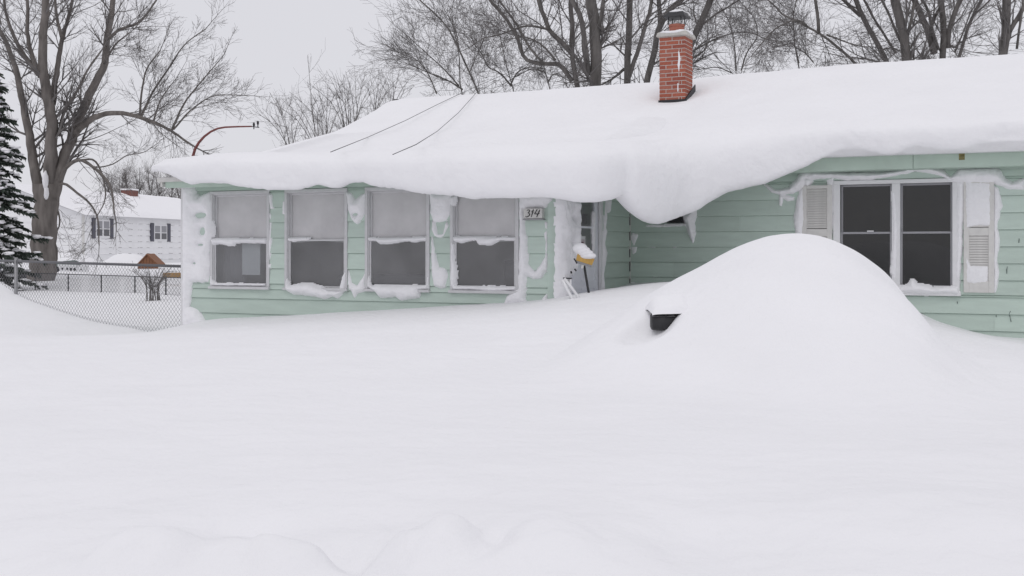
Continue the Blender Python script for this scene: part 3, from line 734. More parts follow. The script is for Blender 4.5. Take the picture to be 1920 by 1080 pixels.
# snow caps on the chimney
m = MB(); m.ellipsoid((fx - .12, cy0 + .06, ctop + .07), (.13, .10, .03), 14, 8, .1, rb); m.ellipsoid((fx + .11, cy0 + .05, ctop + .07), (.12, .09, .035), 14, 8, .1, rb); m.ellipsoid((fx, cy0 + .02, ctop + .06), (.2, .07, .03), 16, 8, .08, rb)
m.ellipsoid((cx1 - .02, fy, ctop + .065), (.07, .2, .04), 12, 8, .1, rb); m.ellipsoid((fx + .01, fy - .02, ctop + .405), (.13, .1, .03), 12, 8, .1, rb)
tag(m.build('chimney_snow', SNOWC, None, smooth=True), 'small snow caps lying on the brick chimney crown and flue cap', 'snow')

# ------------------------------------------------------------------ snow crusted on the walls
def poly_sd(px, py, poly):
    P = np.array(poly, float); n = len(P); d = np.full(px.shape, 1e9); ins = np.zeros(px.shape, bool)
    for i in range(n):
        a = P[i]; b = P[(i + 1) % n]; e = b - a; w0 = px - a[0]; w1 = py - a[1]
        t = np.clip((w0 * e[0] + w1 * e[1]) / (e @ e + 1e-12), 0, 1)
        d = np.minimum(d, np.hypot(w0 - t * e[0], w1 - t * e[1]))
        cond = ((a[1] <= py) & (b[1] > py)) | ((b[1] <= py) & (a[1] > py))
        with np.errstate(divide='ignore', invalid='ignore'):
            xi = a[0] + (py - a[1]) / (b[1] - a[1] + 1e-15) * e[0]
        ins ^= cond & (px < xi)
    return np.where(ins, d, -d)
def wall_snow(name, items, axis_, plane, step, seed, label, holes=(), parent=None, edge=.010, rough=.012):
    """items: (polygon in wall coords, thickness, edge width, base offset)"""
    allp = np.array([p for it in items for p in it[0]]); lo = allp.min(0) - .05; hi = allp.max(0) + .05
    na = int((hi[0] - lo[0]) / step) + 2; nb = int((hi[1] - lo[1]) / step) + 2
    A, B = np.meshgrid(lo[0] + np.arange(na) * step, lo[1] + np.arange(nb) * step, indexing='ij')
    H = np.full(A.shape, -9.0); KEEP = np.zeros(A.shape, bool)
    en = edge * fbm(A * 14, B * 14, 3, seed)
    sn = fbm(A * 7, B * 7, 4, seed + 11)
    HD = np.full(A.shape, -9.0)
    for hp in holes: HD = np.maximum(HD, poly_sd(A, B, hp))
    for poly, T, wd, base in items:
        P = np.array(poly); a0 = max(0, int((P[:, 0].min() - lo[0] - .05) / step)); a1 = int((P[:, 0].max() - lo[0] + .05) / step) + 2
        b0 = max(0, int((P[:, 1].min() - lo[1] - .05) / step)); b1 = int((P[:, 1].max() - lo[1] + .05) / step) + 2
        sl_ = (slice(a0, a1), slice(b0, b1))
        d = np.minimum(poly_sd(A[sl_], B[sl_], poly), -HD[sl_]) + en[sl_]
        t = np.where(d > 0, T * (1 - np.exp(-np.maximum(d, 0) / wd)) * (1 + .35 * sn[sl_]), d * 2.5)
        H[sl_] = np.maximum(H[sl_], base + t); KEEP[sl_] |= d > -.006
    H = np.where(H < -1, -.02, np.maximum(H, -.03)) + np.where(KEEP, rough * .25 * fbm(A * 30, B * 30, 2, seed + 5), 0)
    if axis_ == 'Y': V = np.stack([A.ravel(), (plane - H).ravel(), B.ravel()], 1)
    else: V = np.stack([(plane + H).ravel(), A.ravel(), B.ravel()], 1)
    o = grid_mesh(name, V, na, nb, SNOWC, parent, keep=KEEP)
    if label: tag(o, label, 'snow', kind='stuff')
    return o
def PY_(z, Y): return lambda pts: [onY(*z(p), Y) for p in pts]
A_, B_, C_, D_2 = PY_(zoomA, YP), PY_(zoomB, YP), PY_(zoomC, YM), PY_(zoomD, YM)
def E_(pts): return [onX(*zoomE(p), XS) for p in pts]
def ell(z, cx, cy, rx, ry, Y):
    return [onY(*z((cx + rx * math.cos(k * .5236), cy + ry * math.sin(k * .5236))), Y) for k in range(12)]
pi = [
 (A_([(138, 225), (200, 222), (215, 285), (235, 305), (265, 290), (292, 280), (304, 340), (306, 420), (316, 480), (320, 520), (296, 560), (292, 640), (298, 700), (290, 760), (287, 800), (190, 800), (185, 880), (180, 940), (225, 960), (250, 1000), (272, 1030), (240, 1110), (140, 1110)]), .07, .05, .028),
 (A_([(634, 285), (652, 295), (662, 372), (644, 374), (636, 330)]), .04, .02, .012), (A_([(628, 690), (652, 690), (648, 722), (632, 718)]), .03, .02, .02), (A_([(716, 330), (730, 330), (728, 410), (712, 405)]), .03, .02, .015),
 (A_([(638, 400), (648, 410), (650, 560), (640, 680), (632, 660)]), .02, .015, .015),
 (A_([(1083, 278), (1110, 285), (1135, 322), (1165, 295), (1197, 280), (1194, 380), (1175, 440), (1145, 464), (1115, 442), (1093, 380)]), .06, .04, .018),
 (A_([(1093, 730), (1118, 800), (1145, 815), (1175, 775), (1192, 740), (1190, 850), (1150, 862), (1130, 890), (1110, 850), (1093, 840)]), .05, .035, .018),
 (B_([(622, 190), (782, 190), (772, 330), (747, 382), (690, 397), (650, 395), (628, 330)]), .06, .04, .018),
 (B_([(636, 390), (660, 398), (680, 478), (715, 478), (738, 395), (752, 420), (722, 495), (690, 508), (655, 497), (638, 450)]), .05, .025, .018),
 (B_([(634, 480), (650, 550), (662, 620), (690, 712), (735, 718), (747, 760), (732, 850), (700, 862), (650, 842), (634, 760)]), .05, .03, .018),
 (B_([(1248, 180), (1290, 180), (1440, 180), (1490, 235), (1440, 290), (1430, 300), (1290, 310), (1285, 375), (1280, 400), (1300, 500), (1308, 620), (1312, 690), (1360, 742), (1425, 650), (1442, 730), (1400, 788), (1340, 793), (1302, 775), (1298, 850), (1290, 930), (1312, 965), (1140, 975), (1160, 910), (1240, 860), (1246, 600)]), .065, .04, .022),
 (B_([(1400, 935), (1442, 895), (1452, 970), (1390, 970)]), .05, .03, .02),
 (B_([(1425, 395), (1442, 395), (1440, 450), (1428, 440)]), .03, .02, .018), (B_([(1422, 470), (1442, 450), (1444, 740), (1405, 745), (1425, 640), (1430, 560)]), .045, .025, .018),
 (A_([(738, 780), (760, 818), (870, 803), (930, 820), (990, 850), (1074, 845), (1035, 892), (1000, 880), (960, 895), (860, 872), (780, 868), (738, 842)]), .075, .03, .04),
 (A_([(1060, 770), (1078, 740), (1076, 850), (1040, 850)]), .04, .03, .03),
 (B_([(190, 800), (215, 838), (600, 838), (612, 760), (615, 860), (556, 870), (550, 922), (430, 942), (385, 915), (280, 922), (245, 882), (195, 850)]), .075, .03, .04),
 (B_([(782, 843), (1225, 848), (1220, 870), (1060, 884), (900, 866), (790, 868)]), .05, .025, .035),
 (B_([(772, 520), (786, 560), (792, 640), (810, 760), (797, 845), (768, 845)]), .05, .03, .025),
 (B_([(772, 220), (806, 215), (800, 260), (775, 300)]), .04, .02, .025),
 (A_([(296, 548), (616, 548), (614, 573), (540, 570), (432, 570), (428, 590), (390, 585), (340, 575), (308, 585)]), .045, .02, .008),
 (A_([(740, 545), (870, 545), (850, 556), (740, 562)]), .03, .02, .008),
 (B_([(190, 508), (470, 508), (600, 502), (606, 520), (490, 537), (470, 525), (350, 546), (270, 546), (240, 522), (192, 524)]), .045, .02, .008),
 (B_([(783, 498), (1232, 503), (1226, 520), (1100, 520), (1050, 553), (960, 553), (938, 520), (840, 537), (786, 527)]), .045, .02, .008),
 (A_([(300, 740), (312, 790), (330, 815), (296, 820)]), .03, .02, .02), (B_([(190, 770), (205, 830), (225, 850), (188, 850)]), .03, .02, .02),
 (A_([(306, 806), (480, 808), (610, 812), (606, 818), (306, 818)]), .03, .015, .02),
]
ph = [ell(zoomA, 240, 412, 36, 19, YP), ell(zoomA, 251, 505, 18, 24, YP), ell(zoomA, 240, 583, 20, 9, YP), ell(zoomA, 1135, 408, 16, 8, YP), ell(zoomA, 205, 690, 10, 6, YP)]
wall_snow('porch_wall_snow', pi, 'Y', YP, .011, 100, 'scalloped snow crust clinging between and under the porch windows', ph)
ci = [
 (C_([(92, 262), (150, 293), (220, 283), (275, 215), (300, 195), (420, 204), (560, 205), (700, 208), (830, 188), (865, 152), (900, 168), (960, 175), (1010, 190), (1060, 228), (1110, 185), (1170, 180), (1290, 180), (1320, 200), (1345, 240), (1380, 255), (1445, 235), (1445, 292), (1370, 290), (1310, 270), (1285, 262), (1130, 258), (1080, 250), (1010, 222), (930, 200), (880, 196), (760, 222), (640, 240), (530, 244), (440, 230), (320, 244), (300, 285), (240, 310), (180, 320), (130, 306)]), .085, .035, .03),
 (C_([(172, 318), (222, 322), (252, 332), (250, 345), (215, 352), (190, 340), (182, 378), (172, 372)]), .04, .02, .018),
 (C_([(282, 225), (330, 225), (345, 250), (320, 285), (296, 260)]), .08, .04, .03),
 (C_([(302, 275), (306, 400), (300, 540), (255, 540), (248, 430), (262, 350), (280, 290)]), .05, .03, .03),
 (C_([(1092, 250), (1132, 255), (1126, 420), (1120, 560), (1106, 780), (1086, 740), (1094, 560), (1088, 420)]), .03, .03, .03),
 (C_([(1136, 255), (1268, 257), (1266, 480), (1205, 474), (1140, 492)]), .022, .03, .047), (C_([(1140, 615), (1150, 650), (1165, 688), (1255, 690), (1252, 775), (1140, 782)]), .02, .03, .046),
 (C_([(1283, 275), (1310, 288), (1327, 380), (1300, 470), (1314, 560), (1300, 650), (1312, 720), (1297, 828), (1280, 828)]), .045, .03, .022),
 (C_([(783, 795), (840, 786), (855, 758), (872, 762), (890, 780), (950, 788), (965, 800), (1050, 797), (1100, 798), (1110, 838), (1040, 832), (940, 838), (790, 830)]), .07, .03, .05),
 (C_([(753, 300), (768, 300), (785, 500), (780, 700), (768, 770), (748, 720), (762, 500)]), .02, .02, .022),
 (C_([(418, 240), (452, 235), (452, 460), (440, 560), (424, 540)]), .02, .03, .022),
 (D_2([(1135, 225), (1250, 170), (1250, 230), (1236, 275), (1246, 330), (1236, 395), (1222, 424), (1205, 380), (1186, 340), (1172, 290)]), .11, .06, .02),
 (D_2([(905, 430), (970, 428), (968, 446), (910, 446)]), .02, .02, .012), (D_2([(1090, 440), (1110, 440), (1108, 448), (1092, 448)]), .015, .01, .012), (D_2([(950, 635), (1000, 637), (998, 648), (952, 646)]), .02, .02, .012),
 (D_2([(905, 292), (1180, 282), (1182, 300), (1000, 312), (905, 308)]), .03, .02, .015),
 (D_2([(800, 380), (815, 350), (850, 360), (840, 480), (815, 500)]), .012, .02, .012),
 (D_2([(720, 740), (760, 690), (820, 680), (880, 700), (900, 760), (720, 790)]), .3, .2, .02),
]
wall_snow('front_wall_snow', ci, 'Y', YM, .011, 200, 'snow garland crusted over the dark double window and its shutters')
ei = [
 (E_([(208, 20), (404, 20), (404, 500), (390, 560), (382, 640), (372, 720), (348, 765), (300, 790), (285, 850), (330, 960), (340, 1040), (200, 1040), (205, 800)]), .09, .06, .02),
 (E_([(668, 40), (702, 60), (692, 190), (662, 196), (652, 330), (664, 360), (642, 480), (668, 560), (652, 640), (630, 760), (642, 900), (608, 930), (618, 480), (640, 200)]), .04, .03, .015),
 (E_([(556, 180), (568, 180), (570, 420), (560, 560), (552, 400)]), .02, .015, .0),
]
eh = [[onX(*zoomE((338 + 10 * math.cos(k * .8), 220 + 18 * math.sin(k * .8))), XS) for k in range(8)], [onX(*zoomE((330 + 12 * math.cos(k * .8), 458 + 10 * math.sin(k * .8))), XS) for k in range(8)]]
wall_snow('door_wall_snow', ei, 'X', XS, .011, 300, 'packed snow crust covering the porch side wall beside the door', eh)
# white streaks of frozen melt on the chimney bricks
def CH(pts): return [onY(1140 + p[0] * .2038, p[1] * .2038, cy0) for p in pts]
wall_snow('ice_streak', [(CH([(645, 470), (655, 480), (668, 540), (660, 600), (652, 660), (640, 600), (648, 540)]), .012, .02, .004), (CH([(640, 765), (648, 770), (646, 840), (638, 845)]), .01, .01, .004)],
          'Y', cy0, .006, 400, 'white frozen streaks on the front bricks of the chimney', edge=.004, rough=.004)

# ------------------------------------------------------------------ house number plaque
pq = empty('house_number_plaque'); X0, X1, Z0, Z1 = px_rect(zoomB, (1296, 304), (1424, 372), YP); YQ = YP - .10
pq.location = ((X0 + X1) / 2, YQ, Z0)
MB().box(X0, X1, YQ, YP - .02, Z0, Z1).build('plate', OFFWHITE, pq, bevel=.004)
MB().box(X0 - .005, X1 + .01, YQ - .012, YP - .018, Z0 - .018, Z0 - .002).build('ledge', mat('grey_metal', (.3, .3, .31), .5), pq)
def stroke(pts, name):
    P = [(X0 + (X1 - X0) * a, YQ - .004, Z0 + (Z1 - Z0) * b) for a, b in pts]
    n = len(P); MB().tube(P, [.003 + .0035 * math.sin(math.pi * (i + .5) / n) for i in range(n)], 6).build(name, BLACKM, pq, smooth=True)
stroke([(.20, .80), (.27, .88), (.34, .82), (.33, .66), (.25, .56), (.33, .50), (.34, .34), (.26, .20), (.15, .16), (.13, .24)], 'numeral')
stroke([(.44, .62), (.56, .88), (.52, .62), (.47, .38), (.43, .16)], 'numeral')
stroke([(.76, .90), (.68, .66), (.61, .46), (.74, .44), (.88, .50)], 'numeral'); stroke([(.90, .86), (.84, .60), (.78, .36), (.73, .14)], 'numeral')
adopt(pq); tag(pq, 'small white plaque reading 314 in black script on the porch', 'house number')

# dark wall mailbox half hidden by the hanging snow
X0, X1, Z0, Z1 = px_rect(zoomD, (1060, 235), (1165, 280), YM)
mb_ = empty('wall_mailbox', ((X0 + X1) / 2, YM - .02, Z0))
m = MB(); m.hexa([(X0, YM - .11, Z0), (X1, YM - .11, Z0), (X1, YM - .02, Z0), (X0, YM - .02, Z0), (X0, YM - .09, Z1), (X1, YM - .09, Z1), (X1, YM - .02, Z1), (X0, YM - .02, Z1)]); m.build('box', BLACKM, mb_, bevel=.006)
MB().hexa([(X0 - .01, YM - .115, Z1 - .005), (X1 + .01, YM - .115, Z1 - .005), (X1 + .01, YM - .02, Z1 + .03), (X0 - .01, YM - .02, Z1 + .03), (X0 - .01, YM - .115, Z1 + .008), (X1 + .01, YM - .115, Z1 + .008), (X1 + .01, YM - .02, Z1 + .043), (X0 - .01, YM - .02, Z1 + .043)]).build('lid', BLACKM, mb_)
MB().box(X0 - .05, X1 + .03, YM - .06, YM - .02, Z0 - .035, Z0 - .012).build('ledge', WHITE, mb_)
adopt(mb_); tag(mb_, 'small black box on the mint wall under the hanging snow', 'mailbox')

# ------------------------------------------------------------------ broom, handrail
BX = 13.55
b0 = atZ(1105, 556, BX); b1 = atZ(1094.5, 494, BX); g0 = G(b0[0], b0[1])
br = empty('broom', b0)
dirv = Vector(b1) - Vector(b0); MB().tube([tuple(Vector(b0) - dirv * .9), tuple(Vector(b1))], .015, 8).build('handle', BLACKM, br, smooth=True)
ax = Vector(atZ(1112, 492.5, BX)) - Vector(atZ(1082, 483, BX)); ctr = Vector(atZ(1096.5, 487.5, BX)); xa = ax.normalized(); up = Vector((0, 0, 1)); ya = up.cross(xa).normalized(); za = xa.cross(ya)
def obox(c, hx_, hy_, hz0, hz1, tp=1.0):
    return [c + xa * sx_ * hx_ + ya * sy_ * hy_ + za * hz0 for sx_, sy_ in ((-1, -1), (1, -1), (1, 1), (-1, 1))] + [c + xa * sx_ * hx_ * tp + ya * sy_ * hy_ * tp + za * hz1 for sx_, sy_ in ((-1, -1), (1, -1), (1, 1), (-1, 1))]
MB().hexa(obox(ctr, .096, .035, -.06, -.035)).build('head_block', mat('grey_plastic', (.25, .25, .26), .5), br, bevel=.004)
MB().hexa(obox(ctr, .095, .033, -.035, .045, 1.08)).build('bristles', TAN, br, bevel=.004)
MB().tube([tuple(ctr - za * .05), tuple(ctr - za * .10)], [.022, .015], 8).build('socket', OFFWHITE, br)
adopt(br); tag(br, 'upturned push broom with tan bristles and black handle by the porch door', 'broom')
m = MB(); rs = random.Random(4); [m.ellipsoid(tuple(ctr + za * (.055 + .02 * k_) - xa * (.035 * k_ - .01)), (.112 - .008 * k_, .075, .042 + .006 * k_), 18, 12, .05, rs) for k_ in range(4)]
tag(m.build('broom_snow', SNOWC, None, smooth=True), 'rounded cap of snow resting on the upturned broom head', 'snow')
hr = empty('handrail', atZ(1075, 556, 13.2))
RZ = 13.2
def hp(p, dz=0): return atZ(*zoomD(p), RZ + dz)
MB().tube([hp((352, 655)), hp((400, 715)), hp((460, 800)), hp((470, 840))], .017, 8).build('rail', WHITE, hr, smooth=True)
MB().tube([hp((342, 664)), hp((372, 730)), hp((408, 790)), hp((415, 840))], .017, 8).build('rail', WHITE, hr, smooth=True)
MB().tube([hp((395, 655), .05), hp((393, 840), .05)], .012, 8).build('post', WHITE, hr, smooth=True)
MB().tube([hp((346, 653)), hp((402, 655), .05)], .009, 6).build('top_bar', BLACKM, hr)
for a, b in (((418, 520), (440, 555)), ((422, 590), (434, 606)), ((398, 606), (402, 622))): MB().tube([hp(a, .08), hp(b, .08)], .010, 6).build('bracket', BLACKM, hr)
adopt(hr); tag(hr, 'white metal step handrail sticking out of the snow beside the broom', 'railing')

# ------------------------------------------------------------------ the buried car
car = empty('parked_car', (-2.1, 10.4, .0))
secs = [(8.3, .55, .5, .72), (8.5, .78, .45, .9), (9.4, .86, .45, .98), (9.7, .86, .45, 1.0), (10.5, .84, .45, 1.34), (11.4, .84, .45, 1.42), (12.2, .82, .45, 1.30), (12.6, .7, .5, .95)]
n = len(secs); v = []; K = 10
for y, hw, z0, z1 in secs:
    for k in range(K):
        a = math.pi * k / (K - 1); t = math.sin(a)
        v.append((-2.1 - hw * math.cos(a) * (1 if k in (0, K - 1) else (abs(math.cos(a)) ** .4 / max(abs(math.cos(a)), 1e-3)) * (1 - .28 * t)), y, z0 + (z1 - z0) * t ** .7))
m = MB(); m.v = v; m.f = [(i * K + k, i * K + k + 1, (i + 1) * K + k + 1, (i + 1) * K + k) for i in range(n - 1) for k in range(K - 1)]
m.f += [tuple(range(K - 1, -1, -1)), tuple((n - 1) * K + k for k in range(K))]
m.build('body', CARP, car, smooth=True)
mc = Vector(MIR)
xa2 = Vector((C, S, 0)); fw2 = Vector((-S, C, 0))
pr = []
for k, (a, zlo, zhi, dp) in enumerate(((-.150, -.055, .045, .05), (-.140, -.075, .055, .085), (-.06, -.08, .06, .10), (.06, -.078, .06, .10), (.22, -.05, .06, .08))):
    for q in range(10):
        th = 2 * math.pi * q / 10
        cx_, cz_ = math.cos(th), math.sin(th)
        sgx = math.copysign(abs(cx_) ** .5, cx_); sgz = math.copysign(abs(cz_) ** .5, cz_)
        pr.append(tuple(mc + xa2 * a + fw2 * (dp * sgx + .02 + max(0, a + .05) * .5) + Vector((0, 0, (zlo + zhi) / 2 + (zhi - zlo) / 2 * sgz))))
m = MB(); m.v = pr; m.f = [(i * 10 + q, i * 10 + (q + 1) % 10, (i + 1) * 10 + (q + 1) % 10, (i + 1) * 10 + q) for i in range(4) for q in range(10)] + [tuple(range(9, -1, -1)), tuple(40 + q for q in range(10))]
m.build('side_mirror', BLACKP, car, smooth=True)
MB().tube([tuple(mc + xa2 * .2), (-2.75, mc.y + .25, 1.0)], [.05, .04], 8).build('mirror_arm', BLACKP, car, smooth=True)
adopt(car)
for c_ in car.children:
    if c_.name.startswith('body'): c_.location = (0, -10.4 * 0, 0); c_.data.transform(__import__('mathutils').Matrix.Translation((-2.35, 10.5, 0)) @ __import__('mathutils').Matrix.Rotation(.209, 4, 'Z') @ __import__('mathutils').Matrix.Translation((2.1, -10.4, 0))); c_.location = (2.1, -10.4, 0)
tag(car, 'car wholly buried in a snow mound with only its black side mirror showing', 'car')
m = MB(); cp = mc + Vector((0, 0, .055)) + fw2 * .03
gu, gv = 40, 30; v = []
for i in range(gu):
    for j in range(gv):
        a = -.148 + .48 * i / (gu - 1); b = -.11 + .58 * j / (gv - 1); b += max(0, a) * .55
        bb = b - max(0, a) * .55
        e = (1 - max(0, -(bb - .02) / .131) ** 2.5) if bb < .02 else 1
        e = max(0, e) ** .5 * max(0, 1 - max(0, -(a - .0) / .149) ** 3) ** .4
        p = cp + xa2 * a + fw2 * b; hh_ = .095 + .30 * max(0, bb) + .05 * a - .5 * max(0, a - .12) ** 1.0 - .55 * max(0, bb - .2)
        v.append((p.x, p.y, p.z - .012 + max(.0, hh_) * e))
for i in range(gu):
    for j in range(gv):
        p = v[i * gv + j]; v.append((p[0], p[1], cp.z - .016 - .45 * max(0, -.148 + .48 * i / (gu - 1) - .03)))
m.v = v; nn = gu * gv
for i in range(gu - 1):
    for j in range(gv - 1):
        m.f.append((i * gv + j, (i + 1) * gv + j, (i + 1) * gv + j + 1, i * gv + j + 1)); m.f.append((nn + i * gv + j, nn + i * gv + j + 1, nn + (i + 1) * gv + j + 1, nn + (i + 1) * gv + j))
tag(m.build('mirror_snow', SNOW, None, smooth=True), 'rounded cap of snow sitting on the black car mirror', 'snow')

# ------------------------------------------------------------------ curved red pipe with two dark knobs
pd = onY(362, 292, 13.9); pt = 13.9 / ray(362)[1]
pipe = empty('curved_pipe', (pd[0], 13.9, 2.9))
def rp(px, py): return atZ(px, py, pt)
pts = [rp(361, 330), rp(362, 292), rp(366, 279), rp(373, 267), rp(383, 256), rp(395, 247), rp(408, 241), rp(422, 238.5), rp(445, 237.5), rp(472, 237)]
MB().tube(pts, [.022, .022, .021, .02, .018, .016, .015, .014, .013, .011], 8).build('pipe', REDPIPE, pipe, smooth=True)
for (a, b) in ((476, 233.5), (483.5, 230.5)):
    c = rp(a, b); m = MB(); m.ellipsoid(c, (.018, .018, .034), 10, 8); m.tube([(c[0], c[1], c[2] - .07), (c[0], c[1], c[2])], .008, 6); m.build('knob', BLACKM, pipe, smooth=True)
MB().tube([rp(470, 237), rp(486, 239)], .007, 6).build('crossbar', BLACKM, pipe)
adopt(pipe); tag(pipe, 'curved rust red pipe rising above the porch roof corner', 'pipe')

# ------------------------------------------------------------------ overhead wires crossing the roof
def surf_roof(px, py, lift=.05):   # roof snow plane on the porch side
    dx, dy = ray(px); best = None
    for k in range(300):
        t = 13 + k * .03; y = dy * t; z = EYE + (HZ - py) * t / F
        u = (YRIDGE - y) / (YRIDGE - 12.1)
        if u < 0: break
        if z <= np.interp(u, zp_t, zp_z) + lift: return (dx * t, y, z)
    t = YRIDGE / dy; return (dx * t, YRIDGE, EYE + (HZ - py) * t / F)
wa = [surf_roof(*p) for p in ((620, 285), (690, 257), (760, 226), (820, 196), (862, 176))]; far = [atZ(1010, 108, 26), atZ(1130, 58, 31), atZ(1260, 0, 36), atZ(1420, -60, 42)]
wb = [surf_roof(*p) for p in ((736, 290), (780, 271), (820, 246), (860, 211), (893, 174))]
fa2 = [atZ(985, 122, 25), atZ(1100, 78, 30), atZ(1245, 14, 36), atZ(1420, -50, 42)]
tag(MB().tube(wa + fa2, .0045, 5).build('service_wire', CABLE, None, smooth=True), 'thin dark wire running straight down the roof snow', 'wire')
tag(MB().tube(wb + far, .0045, 5).build('service_wire', CABLE, None, smooth=True), 'thin dark wire sagging in a curve down the roof snow', 'wire')

# ------------------------------------------------------------------ chain link fence beside the house
fence = empty('chain_link_fence', (FENCE_A[0], FENCE_A[1], .5))
tag(fence, 'galvanised chain link fence joining the porch corner', 'fence')
FL = fl + 2.3; ZT = 1.53
def fp(s, z): return (FENCE_A[0] + fdx * s, FENCE_A[1] + fdy * s, z)
def ztop(s): return ZT + .05 * s / fl
m = MB(); pit = .078; zb = .30; hh = 1.30
n = int(FL / pit)
for k in range(-int(hh / pit) - 1, n + 1):
    for sg in (0, 1):
        a0 = k * pit; a1 = a0 + hh
        lo, hi = max(a0, 0), min(a1, FL)
        if hi - lo < .02: continue
        def zz_(a): f_ = (a - a0) / hh; f_ = f_ if sg == 0 else 1 - f_; return zb + (ztop(a) + .025 - zb) * f_
        m.tube([fp(lo, zz_(lo)), fp(hi, zz_(hi))], .0023, 3, cap=False)
m.build('wire_mesh', WIREM, fence)
MB().tube([fp(0, ztop(0)), fp(FL, ztop(FL))], .019, 8).build('top_rail', mat('dark_rail', (.12, .12, .13), .5), fence, smooth=True)
for s_ in (.04, fl): MB().tube([fp(s_, .1), fp(s_, ztop(s_) + .06)], .028, 10).build('post', GALV, fence, smooth=True)
adopt(fence)
# second, low wire fence across the neighbour's yard
f2 = empty('garden_fence', atZ(200, 545, 27)); tag(f2, 'low wire garden fence on thin dark posts in the snow', 'fence')
def f2p(px, dy=0):
    t = np.interp(px, [60, 345], [29.5, 25.5]); return t
pp = []
for px in (66, 128, 190, 253, 311, 352, 420):
    t = f2p(px); top = np.interp(px, [60, 345], [512, 521]); p1 = atZ(px, top, t); z0 = G(p1[0], p1[1]) - .2
    pp.append(p1); MB().tube([(p1[0], p1[1], z0), p1], .016, 6).build('post', BLACKM, f2)
MB().tube(pp, .011, 6).build('top_rail', BLACKM, f2)
m = MB()
for i in range(len(pp) - 1):
    a, b = Vector(pp[i]), Vector(pp[i + 1]); L_ = (b - a).length; h = .55; k = 0
    while k * .06 < L_ + h:
        for sg in (0, 1):
            s0, s1 = k * .06 - h, k * .06
            c0, c1 = max(s0, 0), min(s1, L_)
            if c1 - c0 < .02: continue
            q0 = (c0 - s0) / h; q1 = (c1 - s0) / h
            if sg: q0, q1 = 1 - q0, 1 - q1
            e = (b - a) / L_
            m.tube([tuple(a + e * c0 - Vector((0, 0, h * (1 - q0)))), tuple(a + e * c1 - Vector((0, 0, h * (1 - q1))))], .0022, 3, cap=False)
        k += 1
m.build('wire_mesh', WIREM, f2); adopt(f2)

# ------------------------------------------------------------------ the neighbour's white house
hA = atZ(155, 470, 55); hB = atZ(352, 470, 64.5)
e1 = Vector((hB[0] - hA[0], hB[1] - hA[1], 0)); LW = e1.length; e1.normalize(); e2 = Vector((-e1.y, e1.x, 0))
if e2.x > 0: e2 = -e2
wh = empty('white_house', (hA[0], hA[1], .6)); tag(wh, "neighbour's white clapboard ranch house with dark shutters and snowy roof", 'house')
o0 = Vector((hA[0], hA[1], 0)); ZE = 3.5; ZR = 4.7; DEP = 7.0; LH = LW + 5
def hpnt(a, b, z): p = o0 + e1 * a + e2 * b; return (p.x, p.y, z)
WSID = mat('white_siding', (.84, .84, .85), .6, var=.03, vscale=3)
# each lap board of the walls
z = .4
while z < ZE:
    z1 = min(z + .30, ZE)
    MB().hexa([hpnt(0, -.05, z + .015), hpnt(LH, -.05, z + .015), hpnt(LH, .05, z + .015), hpnt(0, .05, z + .015), hpnt(0, -.005, z1), hpnt(LH, -.005, z1), hpnt(LH, .05, z1), hpnt(0, .05, z1)]).build('siding_board', WSID, wh)
    MB().hexa([hpnt(-.03, .052, z), hpnt(.05, .052, z), hpnt(.05, DEP, z), hpnt(-.03, DEP, z), hpnt(-.005, .052, z1), hpnt(.05, .052, z1), hpnt(.05, DEP, z1), hpnt(-.005, DEP, z1)]).build('siding_board', WSID, wh)
    z = z1
m = MB(); m.v = [hpnt(0.0, 0, ZE), hpnt(0.0, DEP, ZE), hpnt(0.0, DEP / 2, ZR - .05), hpnt(.1, 0, ZE), hpnt(.1, DEP, ZE), hpnt(.1, DEP / 2, ZR - .05)]; m.f = [(0, 1, 2), (5, 4, 3), (0, 2, 5, 3), (1, 4, 5, 2)]; m.build('gable_wall', WSID, wh)
MB().hexa([hpnt(-.05, -.05, .4), hpnt(.08, -.05, .4), hpnt(.08, .0, .4), hpnt(-.05, .0, .4), hpnt(-.05, -.05, ZE), hpnt(.08, -.05, ZE), hpnt(.08, 0, ZE), hpnt(-.05, 0, ZE)]).build('corner_board', OFFWHITE, wh)
ov = .35
def roofslab(zo, th, m_, name, ext=0, par=wh, ns=1):
    V_ = []; q = []
    s_ = (ZR - ZE) / (DEP / 2)
    for a in (-ov - ext, LH + ov):
        V_ += [hpnt(a, -ov - ext, ZE - ov * s_ + zo), hpnt(a, DEP / 2, ZR + zo), hpnt(a, DEP + ov, ZE - ov * s_ + zo), hpnt(a, DEP + ov, ZE - ov * s_ + zo + th), hpnt(a, DEP / 2, ZR + zo + th), hpnt(a, -ov - ext, ZE - ov * s_ + zo + th)]
    m = MB(); m.v = V_; m.f = [tuple(range(6)), tuple(11 - k for k in range(6))] + [(k, 6 + k, 6 + (k + 1) % 6, (k + 1) % 6) for k in range(6)]
    return m.build(name, m_, par)
roofslab(0, .06, mat('white_trim_far', (.62, .62, .63), .6), 'roof')
